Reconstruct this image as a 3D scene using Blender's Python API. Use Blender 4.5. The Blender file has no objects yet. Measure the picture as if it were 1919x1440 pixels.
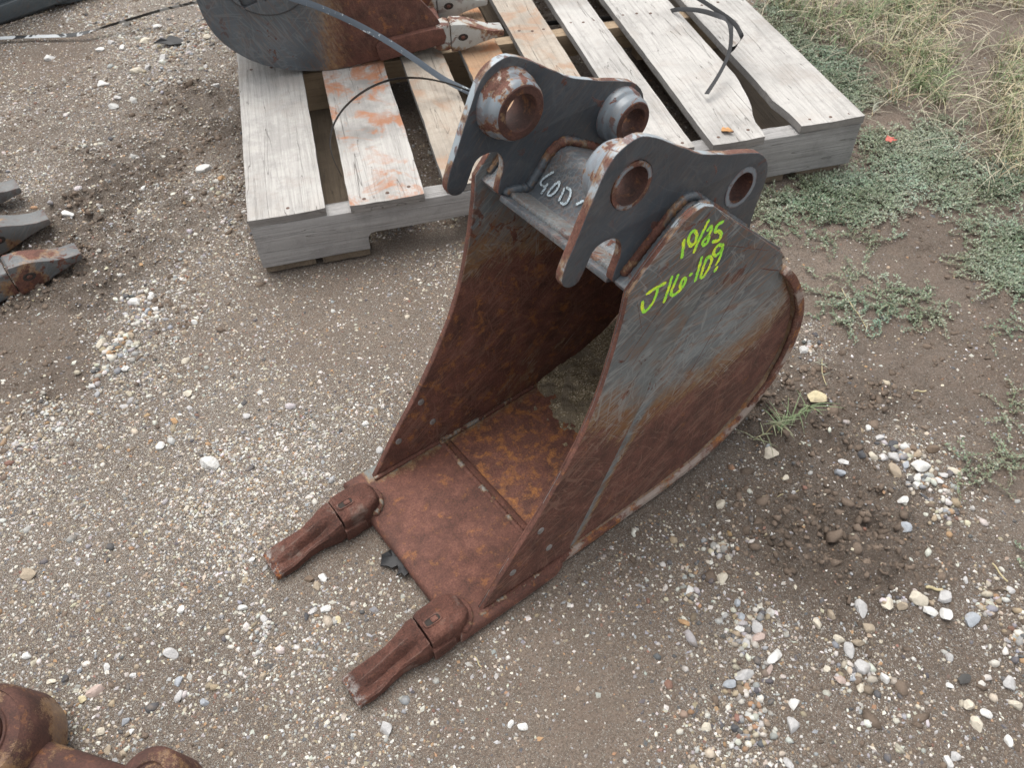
import bpy, bmesh, math, random
import numpy as np
from mathutils import Vector, Matrix
SC = bpy.context.scene
COL = SC.collection
R = math.radians
rng = np.random.default_rng(11)
random.seed(5)

# ------------------------------------------------------------------ camera
F_PX, PITCH, ROLL, CAM_H = 1559.445, 0.8381, -0.0459, 1.0271
CX, CY = 959.5, 720.0
def cam_axes():
    cp, sp = math.cos(PITCH), math.sin(PITCH)
    f = np.array([0, cp, -sp]); r0 = np.array([1., 0, 0]); u0 = np.cross(r0, f)
    cr, sr = math.cos(ROLL), math.sin(ROLL)
    return cr*r0+sr*u0, -sr*r0+cr*u0, f
AR, AU, AF = cam_axes()
cam_data = bpy.data.cameras.new('camera')
cam_data.sensor_width = 36; cam_data.lens = F_PX/1919*36
cam_data.clip_start = 0.02; cam_data.clip_end = 500
cam_data.dof.use_dof = True; cam_data.dof.focus_distance = 1.12; cam_data.dof.aperture_fstop = 13
cam = bpy.data.objects.new('camera', cam_data); COL.objects.link(cam)
Mx = Matrix.Identity(4)
for i in range(3):
    Mx[i][0], Mx[i][1], Mx[i][2] = AR[i], AU[i], -AF[i]
Mx[2][3] = CAM_H
cam.matrix_world = Mx
SC.camera = cam

# ------------------------------------------------------------------ light: bright overcast day
SUN_EL, SUN_AZ = 72, 330          # azimuth clockwise from +Y
W = bpy.data.worlds.new('World'); SC.world = W; W.use_nodes = True
wn = W.node_tree; bg = wn.nodes['Background']
sky = wn.nodes.new('ShaderNodeTexSky'); sky.sky_type = 'NISHITA'; sky.sun_disc = False
sky.sun_elevation = R(SUN_EL); sky.sun_rotation = R(SUN_AZ); sky.dust_density = 3; sky.air_density = 1.0
hs = wn.nodes.new('ShaderNodeHueSaturation'); hs.inputs['Saturation'].default_value = 0.14
wn.links.new(sky.outputs[0], hs.inputs['Color']); wn.links.new(hs.outputs[0], bg.inputs[0])
bg.inputs[1].default_value = 0.15
sd = bpy.data.lights.new('sun', 'SUN'); sd.energy = 1.0; sd.angle = R(50); sd.color = (1, .95, .88)
so = bpy.data.objects.new('sun', sd); COL.objects.link(so)
sv = Vector((math.sin(R(SUN_AZ))*math.cos(R(SUN_EL)), math.cos(R(SUN_AZ))*math.cos(R(SUN_EL)), math.sin(R(SUN_EL))))
so.rotation_euler = sv.to_track_quat('Z', 'Y').to_euler(); so.location = (0, 0, 5)
VS = SC.view_settings
VS.view_transform = 'Standard'; VS.look = 'None'; VS.gamma = 1; VS.exposure = 1.03
VS.use_curve_mapping = False

# ------------------------------------------------------------------ helpers
def ground_at(px, py, z=0.0):
    """photo pixel -> point of the horizontal plane at height z"""
    d = (px-CX)/F_PX*AR - (py-CY)/F_PX*AU + AF
    t = (z-CAM_H)/d[2]
    return np.array([d[0]*t, d[1]*t, z])
def tag(o, label=None, cat=None, group=None, kind=None):
    if label: o['label'] = label
    if cat: o['category'] = cat
    if group: o['group'] = group
    if kind: o['kind'] = kind
    return o
def empty(name, loc, rz=0, label=None, cat=None, group=None):
    o = bpy.data.objects.new(name, None); COL.objects.link(o)
    o.location = loc; o.rotation_euler = (0, 0, rz); o.empty_display_size = .05
    return tag(o, label, cat, group)
def link(name, me, mat, parent=None):
    o = bpy.data.objects.new(name, me); COL.objects.link(o)
    if mat: me.materials.append(mat)
    o.parent = parent
    return o
def from_bm(name, bm, mat, parent=None, smooth=False, angle=None):
    me = bpy.data.meshes.new(name)
    bmesh.ops.recalc_face_normals(bm, faces=bm.faces)
    bm.to_mesh(me); bm.free()
    if smooth:
        for p in me.polygons: p.use_smooth = True
        if angle: me.set_sharp_from_angle(angle=R(angle))
    return link(name, me, mat, parent)
def np_mesh(name, verts, faces_list, colors=None, smooth=False):
    """faces_list: list of (n,k) int arrays"""
    me = bpy.data.meshes.new(name)
    me.vertices.add(len(verts)); me.vertices.foreach_set('co', np.ascontiguousarray(verts, dtype=np.float32).ravel())
    loops = np.concatenate([f.ravel() for f in faces_list]).astype(np.int32)
    tot = np.concatenate([np.full(len(f), f.shape[1]) for f in faces_list]).astype(np.int32)
    start = np.concatenate([[0], np.cumsum(tot)[:-1]]).astype(np.int32)
    me.loops.add(len(loops)); me.loops.foreach_set('vertex_index', loops)
    me.polygons.add(len(tot)); me.polygons.foreach_set('loop_start', start); me.polygons.foreach_set('loop_total', tot)
    if smooth: me.polygons.foreach_set('use_smooth', np.ones(len(tot), dtype=bool))
    if colors is not None:
        a = me.color_attributes.new('Col', 'FLOAT_COLOR', 'POINT')
        c = np.ones((len(verts), 4), dtype=np.float32); c[:, :3] = colors
        a.data.foreach_set('color', c.ravel())
    me.update(calc_edges=True)
    return me

# value noise
class VN:
    def __init__(s, seed): s.t = np.random.default_rng(seed).random((256, 256)).astype(np.float64)
    def n(s, x, y):
        xi = np.floor(x).astype(int); yi = np.floor(y).astype(int); fx = x-xi; fy = y-yi
        fx = fx*fx*(3-2*fx); fy = fy*fy*(3-2*fy); a = s.t
        x0, x1, y0, y1 = xi & 255, (xi+1) & 255, yi & 255, (yi+1) & 255
        return (a[x0, y0]*(1-fx)+a[x1, y0]*fx)*(1-fy)+(a[x0, y1]*(1-fx)+a[x1, y1]*fx)*fy
    def fbm(s, x, y, sc, o=4, g=.5):
        r = 0; am = 1; tt = 0
        for i in range(o):
            r = r+am*s.n(x*sc+i*17.3, y*sc+i*9.1); tt += am; am *= g; sc *= 2.07
        return r/tt
V1, V2, V3, V4 = VN(1), VN(2), VN(3), VN(4)

# ------------------------------------------------------------------ node helper
class NT:
    def __init__(s, name):
        s.mat = bpy.data.materials.new(name); s.mat.use_nodes = True
        s.t = s.mat.node_tree; s.N = s.t.nodes; s.bsdf = s.N['Principled BSDF']
        s.tc = s.N.new('ShaderNodeTexCoord'); s.obj = s.tc.outputs['Object']
    def put(s, sock, v):
        if isinstance(v, bpy.types.NodeSocket): s.t.links.new(v, sock)
        elif v is not None:
            if isinstance(v, (tuple, list)) and len(v) == 3 and sock.type == 'RGBA': v = (*v, 1)
            sock.default_value = v
    def noise(s, scale, detail=4, rough=.55, vec=None, dist=0, out='Fac', dim='3D'):
        n = s.N.new('ShaderNodeTexNoise'); s.put(n.inputs['Vector'], vec or s.obj)
        n.inputs['Scale'].default_value = scale; n.inputs['Detail'].default_value = detail
        n.inputs['Roughness'].default_value = rough; n.inputs['Distortion'].default_value = dist
        return n.outputs[out]
    def vor(s, scale, feature='F1', out='Distance', vec=None, rnd=1):
        n = s.N.new('ShaderNodeTexVoronoi'); n.feature = feature; s.put(n.inputs['Vector'], vec or s.obj)
        n.inputs['Scale'].default_value = scale; n.inputs['Randomness'].default_value = rnd
        return n.outputs[out]
    def stretch(s, rot, scale, loc=(0, 0, 0), vec=None):
        n = s.N.new('ShaderNodeMapping'); n.vector_type = 'TEXTURE'; s.put(n.inputs['Vector'], vec or s.obj)
        n.inputs['Location'].default_value = loc; n.inputs['Rotation'].default_value = rot; n.inputs['Scale'].default_value = scale
        return n.outputs[0]
    def m(s, op, a, b=None, c=None, clamp=False):
        n = s.N.new('ShaderNodeMath'); n.operation = op; n.use_clamp = clamp
        s.put(n.inputs[0], a)
        if b is not None: s.put(n.inputs[1], b)
        if c is not None: s.put(n.inputs[2], c)
        return n.outputs[0]
    def mr(s, v, a, b, c=0., d=1., smooth=True):
        n = s.N.new('ShaderNodeMapRange'); n.interpolation_type = 'SMOOTHSTEP' if smooth else 'LINEAR'
        s.put(n.inputs['Value'], v)
        for k, x in zip(('From Min', 'From Max', 'To Min', 'To Max'), (a, b, c, d)): s.put(n.inputs[k], x)
        return n.outputs[0]
    def mix(s, f, a, b, mode='MIX'):
        n = s.N.new('ShaderNodeMix'); n.data_type = 'RGBA'; n.blend_type = mode; n.clamp_factor = True
        s.put(n.inputs[0], f); s.put(n.inputs[6], a); s.put(n.inputs[7], b)
        return n.outputs[2]
    def ramp(s, f, stops):
        n = s.N.new('ShaderNodeValToRGB'); s.put(n.inputs[0], f); e = n.color_ramp.elements
        while len(e) < len(stops): e.new(.5)
        for i, (p, c) in enumerate(stops): e[i].position = p; e[i].color = (*c, 1)
        return n.outputs[0]
    def xyz(s, vec=None):
        n = s.N.new('ShaderNodeSeparateXYZ'); s.put(n.inputs[0], vec or s.obj); return n.outputs
    def bump(s, h, dist, strength=1, normal=None):
        n = s.N.new('ShaderNodeBump'); s.put(n.inputs['Height'], h); n.inputs['Distance'].default_value = dist
        n.inputs['Strength'].default_value = strength
        if normal is not None: s.put(n.inputs['Normal'], normal)
        return n.outputs[0]
    def attr(s, name='Col'):
        n = s.N.new('ShaderNodeAttribute'); n.attribute_name = name; return n.outputs['Color']
    def edge(s, radius, a=.02, b=.3):
        """1 along convex or concave edges"""
        bv = s.N.new('ShaderNodeBevel'); bv.samples = 4; bv.inputs['Radius'].default_value = radius
        g = s.N.new('ShaderNodeNewGeometry'); d = s.N.new('ShaderNodeVectorMath'); d.operation = 'DOT_PRODUCT'
        s.put(d.inputs[0], bv.outputs[0]); s.put(d.inputs[1], g.outputs['Normal'])
        return s.mr(s.m('SUBTRACT', 1, d.outputs['Value']), a, b)
    def out(s, color=None, rough=None, metal=None, normal=None, spec=None, coat=None):
        b = s.bsdf
        for k, v in (('Base Color', color), ('Roughness', rough), ('Metallic', metal), ('Normal', normal), ('Specular IOR Level', spec), ('Coat Weight', coat)):
            if v is not None: s.put(b.inputs[k], v)
        return s.mat

RUST_STOPS = [(0.36, (.030, .013, .010)), (.46, (.075, .030, .020)), (.54, (.115, .045, .031)), (.66, (.20, .088, .060))]
def rust_color(n, orange=.2, bright=1.0):
    a = n.noise(30, 7, .72); g = n.noise(420, 5, .8)
    v = n.m('ADD', n.m('MULTIPLY', a, .5), n.m('MULTIPLY', g, .5))
    st = [(p, tuple(min(1, x*bright) for x in c)) for p, c in RUST_STOPS]
    c = n.ramp(v, st)
    o = n.mr(n.noise(55, 5, .7, dist=.3), .62-.2*orange, .74-.12*orange)
    o = n.m('MULTIPLY', o, min(1., orange*1.6))
    return n.mix(o, c, n.ramp(g, [(.35, (.16, .06, .02)), (.65, (.36, .15, .045))])), g
def segs(n, L):
    """rusty score lines: (x0, z0, x1, z1, width)"""
    o = n.xyz(); wob = n.m('MULTIPLY', n.m('SUBTRACT', n.noise(40, 3), .5), .004); out = None
    for (x0, z0, x1, z1, w) in L:
        dx, dz = x1-x0, z1-z0; l = math.hypot(dx, dz); dx /= l; dz /= l
        t = n.m('ADD', n.m('MULTIPLY', o[0], dx), n.m('MULTIPLY_ADD', o[2], dz, -(x0*dx+z0*dz)))
        d = n.m('ADD', n.m('MULTIPLY', o[0], -dz), n.m('MULTIPLY_ADD', o[2], dx, x0*dz-z0*dx))
        k = n.mr(n.m('ABSOLUTE', n.m('ADD', d, n.m('MULTIPLY', wob, .5))), w*.15, w*.6, 1, 0)
        k = n.m('MULTIPLY', k, n.m('MULTIPLY', n.mr(t, -.01, .01), n.mr(t, l+.01, l-.01)))
        out = k if out is None else n.m('MAXIMUM', out, k)
    return n.m('MULTIPLY', out, n.mr(n.noise(90, 4, .7), .3, .5, .35, 1))
def scratch_mask(n, ang, lo=.0035, scale=6, aniso=9, seed=0.0, wid=1.):
    """hair lines: contour lines of stretched noise"""
    v = n.stretch((0, ang, 0), (aniso/10, 1/10, 1/10), (seed, seed*.7, seed*.3))
    f = n.noise(scale, 2, .5, vec=v, dist=.8)
    return n.mr(n.m('ABSOLUTE', n.m('SUBTRACT', f, .5)), lo*.35*wid, lo*wid, 1, 0)
def steel(name, region=None, paint=(.055, .065, .074), chips=.5, edge_rust=.7, orange=.15, scratch=.0, gloss=.42, rust_bright=1.0,
          edge_r=.004, fine=0.35, ang=R(-40), soften=.16, pale=.0, wear=None, lines=None, polish=None):
    """region(n) returns a 0..1 socket of how rusty the place is; chips = small rust spots through paint"""
    n = NT(name)
    rc, grain = rust_color(n, orange, rust_bright)
    big = n.noise(9, 5, .6); mid = n.noise(60, 5, .65, dist=.4)
    pcol = n.ramp(big, [(.3, tuple(x*.78 for x in paint)), (.7, tuple(x*1.25 for x in paint))])
    dust = n.mr(n.noise(24, 6, .7), .5, .8, 0, .35 + pale)
    pcol = n.mix(dust, pcol, (.17, .165, .155))
    if wear is not None:
        wz = n.m('MULTIPLY', wear(n), n.mr(n.noise(9, 7, .78, vec=n.stretch((0, ang, 0), (.8, .45, .45)), dist=.5), .36, .62, .15, .8)); pcol = n.mix(wz, pcol, (.215, .235, .235))
    if region is None: reg = 0.0
    else: reg = region(n)
    st = n.noise(11, 6, .75, vec=n.stretch((0, ang, 0), (1, .09, .09)), dist=.2)
    st2 = n.noise(34, 5, .75, vec=n.stretch((0, ang*1.15, 0), (1, .05, .05)), dist=.2)
    v = n.m('ADD', reg, n.m('MULTIPLY', n.m('SUBTRACT', st, .5), .9))
    v = n.m('ADD', v, n.m('MULTIPLY', n.m('SUBTRACT', st2, .5), 1.5 if soften < .1 else .9 if region else .0))
    v = n.m('ADD', v, n.m('MULTIPLY', n.m('SUBTRACT', mid, .5), .5))
    mask = n.mr(v, .5-soften, .5+soften)
    spots = n.mr(n.noise(42, 6, .6, dist=.8), .66-.12*chips, .69-.12*chips)
    spots = n.m('MULTIPLY', spots, n.mr(n.noise(7, 2), .4, .6, .15 if chips < 1 else .6, 1))
    if chips <= 0: spots = 0.0
    mask = n.m('MAXIMUM', mask, spots)
    if edge_rust > 0:
        e = n.m('MULTIPLY', n.edge(edge_r), n.mr(n.noise(70, 5, .65), .62-.25*edge_rust, .68-.2*edge_rust))
        mask = n.m('MAXIMUM', mask, e)
    if lines: mask = n.m('MAXIMUM', mask, segs(n, lines))
    # thin stain halo
    halo = n.mr(n.m('ADD', reg, n.m('MULTIPLY', n.m('SUBTRACT', st2, .5), 1.1)), .04, .42)
    och = n.ramp(n.noise(130, 4, .7), [(.35, (.12, .06, .03)), (.6, (.24, .135, .055)), (.75, (.30, .20, .10))])
    base = n.mix(n.m('MULTIPLY', halo, .9), pcol, och)
    if scratch > 0:
        def hair(da, sc, lo, an, seed, gs):
            v_ = n.stretch((0, ang+da, 0), (an/10, .1, .1), (seed, seed*.7, seed*.3)); f_ = n.noise(sc, 1, .4, vec=v_, dist=.15)
            k_ = n.mr(n.m('ABSOLUTE', n.m('SUBTRACT', f_, .5)), lo*.3, lo, 1, 0)
            return n.m('MULTIPLY', k_, n.mr(n.noise(gs, 3, .6, vec=n.stretch((0, ang, 0), (1, 1, 1), (seed, 0, 0))), .42, .56))
        ss = n.m('MAXIMUM', hair(0, 12, .045, 11, .3, 14), n.m('MAXIMUM', hair(.4, 10, .036, 9, 1.7, 11), n.m('MAXIMUM', hair(-.9, 8, .022, 7, 2.9, 9), hair(1.3, 7, .016, 7, 3.9, 8))))
        rr = n.m('MAXIMUM', hair(.08, 13, .07, 11, 4.1, 12), n.m('MAXIMUM', hair(-.2, 11, .055, 9, 5.7, 10), hair(.6, 8, .028, 8, 6.6, 9)))
        rr = n.m('MULTIPLY', rr, n.mr(reg, .0, .3, .6, 1))
        base = n.mix(n.m('MULTIPLY', rr, scratch*.9), base, (.17, .075, .03))
        base = n.mix(n.m('MULTIPLY', ss, scratch*.5), base, (.27, .275, .265))
        rc = n.mix(n.m('MULTIPLY', ss, scratch*.28), rc, (.28, .17, .12))
    col = n.mix(mask, base, rc)
    if polish is not None: col = n.mix(polish(n), col, (.30, .25, .215))
    rough = n.mr(mask, 0, 1, gloss, .82)
    rough = n.m('ADD', rough, n.m('MULTIPLY', n.m('SUBTRACT', big, .5), .25))
    h = n.m('ADD', n.m('MULTIPLY', grain, n.mr(mask, 0, 1, .05, .6)), n.m('MULTIPLY', n.noise(130, 4, .6), n.mr(mask, 0, 1, .25, .8)))
    h = n.m('SUBTRACT', h, n.m('MULTIPLY', mask, -.35*(1 if chips < .8 else -1)))
    nm = n.bump(h, .0011, fine*1.6)
    return n.out(col, rough, None, nm, .5)

# ------------------------------------------------------------------ shape helpers (local frame of the bucket: x back, y right -> local Y=-y, z up)
def smooth_poly(pts, it=1, closed=True, keep=()):
    for _ in range(it):
        o = []; n = len(pts)
        for i in range(n):
            a, b = pts[i], pts[(i+1) % n]
            if not closed and i == n-1: o.append(a); break
            if not closed and i == 0: o.append(a)
            o.append((a[0]*.75+b[0]*.25, a[1]*.75+b[1]*.25)); o.append((a[0]*.25+b[0]*.75, a[1]*.25+b[1]*.75))
        pts = o
    return pts
def circle(cx, cz, r, n=40): return [(cx+r*math.cos(2*math.pi*i/n), cz+r*math.sin(2*math.pi*i/n)) for i in range(n)]
def plate(name, loops, y0, y1, mat, parent, bevel=.0015, Y=None, wob=0.0, angle=35):
    """plate in the x-z plane from y0 to y1 with holes and rounded edges"""
    cu = bpy.data.curves.new('t', 'CURVE'); cu.dimensions = '2D'; cu.fill_mode = 'BOTH'
    for k, lp in enumerate(loops):
        sp = cu.splines.new('POLY'); sp.points.add(len(lp)-1)
        for i, p in enumerate(lp): sp.points[i].co = (p[0], p[1], 0, 1)
        sp.use_cyclic_u = True
    th = abs(y1-y0); cu.extrude = th/2-bevel; cu.bevel_depth = bevel; cu.bevel_resolution = 2; cu.offset = -bevel
    ob = bpy.data.objects.new('t', cu); COL.objects.link(ob)
    dg = bpy.context.evaluated_depsgraph_get()
    me = bpy.data.meshes.new_from_object(ob.evaluated_get(dg))
    bpy.data.objects.remove(ob); bpy.data.curves.remove(cu)
    yc = -(y0+y1)/2
    for v in me.vertices:
        x, z, t = v.co
        if wob:
            w_ = wob*(V3.n(np.array([x*60+9.1]), np.array([z*60+t*90+3.2]))[0]-.5)*2
            w2 = wob*(V4.n(np.array([x*60+2.1]), np.array([z*60+t*90+7.2]))[0]-.5)*2
        else: w_ = w2 = 0
        v.co = (x+w_, yc+t, z+w2)
    me.materials.clear()
    for p in me.polygons: p.use_smooth = True
    me.name = name
    me.flip_normals()
    bm = bmesh.new(); bm.from_mesh(me); bmesh.ops.remove_doubles(bm, verts=bm.verts, dist=1e-5)
    bmesh.ops.recalc_face_normals(bm, faces=bm.faces); bm.to_mesh(me); bm.free()
    me.set_sharp_from_angle(angle=R(angle))
    return link(name, me, mat, parent)
def densify(lp, step, closed=True):
    o = []
    n = len(lp)
    for i in range(n if closed else n-1):
        a = lp[i]; b = lp[(i+1) % n]; d = math.hypot(b[0]-a[0], b[1]-a[1]); k = max(1, int(d/step))
        for j in range(k): o.append((a[0]+(b[0]-a[0])*j/k, a[1]+(b[1]-a[1])*j/k))
    if not closed: o.append(lp[-1])
    return o
def strip(name, prof, th, y0, y1, mat, parent, side=1, ny=10, sub=1):
    """bent sheet: profile (x,z) polyline = outer face, thickness th to the inside"""
    if sub: prof = smooth_poly(prof, sub, False)
    n = len(prof); nor = []
    for i in range(n):
        a = prof[max(0, i-1)]; b = prof[min(n-1, i+1)]; tx, tz = b[0]-a[0], b[1]-a[1]; l = math.hypot(tx, tz)
        nor.append((-tz/l*side, tx/l*side))
    sec = []
    b = min(.0012, th*.2)
    for j in range(ny+1):
        y = y0+(y1-y0)*j/ny
        sec.append(y)
    bm = bmesh.new(); ring = []
    for y in sec:
        o = [bm.verts.new((p[0], -y, p[1])) for p in prof]
        q = [bm.verts.new((p[0]+m_[0]*th, -y, p[1]+m_[1]*th)) for p, m_ in zip(prof, nor)]
        ring.append(o+q[::-1])
    m = len(ring[0])
    for a, b_ in zip(ring[:-1], ring[1:]):
        for i in range(m): bm.faces.new((a[i], a[(i+1) % m], b_[(i+1) % m], b_[i]))
    for r_ in (ring[0], ring[-1]):
        for i in range(n-1): bm.faces.new((r_[i], r_[i+1], r_[m-2-i], r_[m-1-i]))
    bmesh.ops.recalc_face_normals(bm, faces=bm.faces)
    ed = [e for e in bm.edges if len(e.link_faces) == 2 and e.calc_face_angle(0) > 1.0]
    bmesh.ops.bevel(bm, geom=ed, offset=b, segments=2, affect='EDGES', profile=.5)
    return from_bm(name, bm, mat, parent, True, 40)
def tube_path(bm, pts, r, seg=8, ripple=0.0, flat=1.0, freq=240):
    """swept bead along 3-D points (already in local coordinates)"""
    P = [Vector(p) for p in pts]; out = []
    step = r*.5; Q = []
    for a, b in zip(P[:-1], P[1:]):
        d = (b-a).length; k = max(1, int(d/step))
        for j in range(k): Q.append(a.lerp(b, j/k))
    Q.append(P[-1]); acc = 0; rings = []
    for i, q in enumerate(Q):
        t = (Q[min(i+1, len(Q)-1)]-Q[max(i-1, 0)]).normalized()
        u = t.cross(Vector((0.31, .2, .93))).normalized(); v = t.cross(u)
        acc = i*step
        rr = r*(1+ripple*math.sin(acc*2*math.pi/(r*1.4))+ripple*.8*(V1.n(np.array([acc*freq]), np.array([r*1000.]))[0]-.5))
        if i == 0 or i == len(Q)-1: rr *= .35
        rings.append([bm.verts.new(q+(u*math.cos(2*math.pi*k/seg)+v*math.sin(2*math.pi*k/seg))*rr) for k in range(seg)])
    for a, b in zip(rings[:-1], rings[1:]):
        for k in range(seg): bm.faces.new((a[k], a[(k+1) % seg], b[(k+1) % seg], b[k]))
    bm.faces.new(rings[0][::-1]); bm.faces.new(rings[-1])
def bead(name, pts, r, mat, parent, ripple=.12):
    """pts in (x, y, z) bucket coordinates"""
    bm = bmesh.new(); tube_path(bm, [(p[0], -p[1], p[2]) for p in pts], r, 8, ripple)
    return from_bm(name, bm, mat, parent, True)
def lathe(name, prof, cx, cz, y_dir, mat, parent, seg=48, y_base=0, angle=30, axis_tilt=None):
    """prof: list of (radius, y offset) closed ring section, axis along y"""
    bm = bmesh.new(); rings = []
    for k in range(seg):
        a = 2*math.pi*k/seg
        rings.append([bm.verts.new((cx+r*math.cos(a), -(y_base+y_dir*h), cz+r*math.sin(a))) for r, h in prof])
    m = len(prof)
    for k in range(seg):
        A, B = rings[k], rings[(k+1) % seg]
        for i in range(m): bm.faces.new((A[i], A[(i+1) % m], B[(i+1) % m], B[i]))
    return from_bm(name, bm, mat, parent, True, angle)
def box_bm(bm, x0, x1, y0, y1, z0, z1, bev=.001):
    vs = [bm.verts.new((x, y, z)) for x in (x0, x1) for y in (y0, y1) for z in (z0, z1)]
    F = [(0, 1, 3, 2), (4, 6, 7, 5), (0, 4, 5, 1), (2, 3, 7, 6), (0, 2, 6, 4), (1, 5, 7, 3)]
    fs = [bm.faces.new([vs[i] for i in f]) for f in F]
    if bev:
        es = list({e for f in fs for e in f.edges})
        bmesh.ops.bevel(bm, geom=es, offset=bev, segments=1, affect='EDGES')
def loft(name, secs, mat, parent, smooth=True, angle=40, caps=True, sub=0):
    """secs: list of rings of equal count, points in bucket coordinates (x,y,z)"""
    bm = bmesh.new(); rr = [[bm.verts.new((p[0], -p[1], p[2])) for p in s] for s in secs]
    for a, b in zip(rr[:-1], rr[1:]):
        m = len(a)
        for k in range(m): bm.faces.new((a[k], a[(k+1) % m], b[(k+1) % m], b[k]))
    if caps: bm.faces.new(rr[0][::-1]); bm.faces.new(rr[-1])
    if sub:
        bmesh.ops.subdivide_edges(bm, edges=bm.edges, cuts=sub, use_grid_fill=True, smooth=.6)
    return from_bm(name, bm, mat, parent, smooth, angle)

# ------------------------------------------------------------------ frames of the two main things
BX, BY, BYAW, BW = -0.2187, 0.7391, 0.6133, 0.2838
PX, PY, PYAW, PH = -0.4607, 1.2337, 0.2134, 0.124
cb, sb = math.cos(BYAW), math.sin(BYAW); cp_, sp_ = math.cos(PYAW), math.sin(PYAW)
def to_bucket(x, y):
    dx, dy = x-BX, y-BY; return cb*dx+sb*dy, sb*dx-cb*dy
def to_pallet(x, y):
    dx, dy = x-PX, y-PY; return cp_*dx+sp_*dy, -sp_*dx+cp_*dy

# ------------------------------------------------------------------ ground: how much gravel, stone, clod where
CTRL = [  # photo px, py, fine, medium, white, clod
(60,60,.5,.3,.5,.2),(250,60,.9,.7,.8,.2),(330,120,.8,.8,.8,.2),(130,100,.2,.1,.2,.1),(60,200,.6,.2,.5,.3),(200,240,.6,.4,.6,.4),
(380,220,.5,.6,.5,.7),(60,330,.7,.1,.8,.2),(200,350,.4,.2,.3,1),(380,320,.7,.7,.8,.4),(300,400,.6,.4,.6,.6),(60,640,.12,.05,.1,.35),
(130,700,.15,.05,.1,.5),(200,560,.4,.2,.3,.9),(250,560,.85,.8,1,.3),(230,680,.8,.9,.9,.4),(150,790,.8,.8,.9,.2),(380,500,.6,.2,.5,.1),
(450,620,.5,.1,.4,.1),(600,640,.35,.1,.3,0),(450,760,.9,.3,.7,0),(550,820,1,.4,.8,0),(300,900,.9,.5,.8,.1),(60,900,.9,.5,.8,.1),
(450,960,.9,.4,.9,0),(150,1050,.85,.4,.6,0),(350,1080,.85,.4,.6,0),(100,1200,.8,.5,.6,.1),(350,1250,.6,.5,.5,.2),(500,1200,.9,.5,.5,0),
(450,1380,.6,.4,.5,.1),(620,1380,.8,.3,.5,0),(700,1060,.4,.3,.4,0),(700,1180,.6,.5,.4,0),(900,1320,.4,.1,.3,0),(1000,1200,.25,.08,.3,0),
(1100,1350,.15,.08,.3,0),(1150,1150,.4,.15,.3,.1),(1300,1100,.4,.4,.4,.2),(1250,1000,.45,.5,.3,.3),(1400,1200,.65,.9,.8,.1),
(1380,1380,.7,.8,.6,.1),(1500,1300,.3,.3,.5,.2),(1600,1250,.4,.6,.8,.2),(1700,1180,.3,.5,.9,.3),(1620,1060,.1,.1,.1,1),(1590,1000,.1,.1,.1,1),
(1700,950,.3,.3,.3,.7),(1680,850,.5,1,.8,.2),(1750,920,.5,1,.8,.3),(1850,1150,.4,.7,.8,.3),(1800,1330,.3,.3,.5,.2),(1550,920,.3,.25,.3,.4),
(1450,900,.4,.3,.4,.6),(1550,760,.2,.1,.2,.9),(1440,800,.2,.2,.2,1),(1650,680,.08,.03,.1,.5),(1800,700,.08,.03,.1,.3),(1850,450,.05,.02,0,.3),
(1560,560,.08,.03,.1,.2),(1530,640,.5,.5,.7,.3),(1700,200,.02,0,0,.2),(900,560,.4,.1,.3,0),(600,560,.4,.1,.3,.1),(750,520,.45,.15,.2,0),
(700,250,.2,.3,.1,.4),(1100,100,.2,.3,.1,.5),(1800,30,0,0,0,.3),(1900,900,.1,.1,.1,.4),(1880,1000,.3,.4,.5,.4),
(280,330,.4,.3,.3,1),(150,400,.4,.2,.3,.9),(250,480,.5,.3,.5,.8),(180,530,.3,.2,.3,1),(425,250,.4,.4,.3,.9),(410,180,.5,.5,.5,.8),(320,250,.5,.3,.4,.7),(1530,790,.15,.1,.1,1),(1480,755,.2,.2,.2,1),(1600,720,.15,.1,.2,.9),(1650,1045,.1,.1,.1,1),(1555,1030,.15,.1,.1,1),(1700,1100,.2,.2,.3,.8),(1390,885,.4,.3,.4,.7),(1600,960,.15,.1,.2,.9),(1750,480,.05,.02,0,.5),(1700,620,.1,.05,.1,.5)]
CW = np.array([[*ground_at(c[0], c[1])[:2], *c[2:]] for c in CTRL])
def fields(x, y):
    """-> fine, med, white, clod arrays"""
    x = np.asarray(x, float); y = np.asarray(y, float)
    num = np.zeros((4,)+x.shape); den = np.zeros(x.shape)+1e-9
    for c in CW:
        d2 = (x-c[0])**2+(y-c[1])**2
        w = 1/(d2+.0012)**1.7
        den += w
        for k in range(4): num[k] += w*c[2+k]
    return num/den
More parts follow.
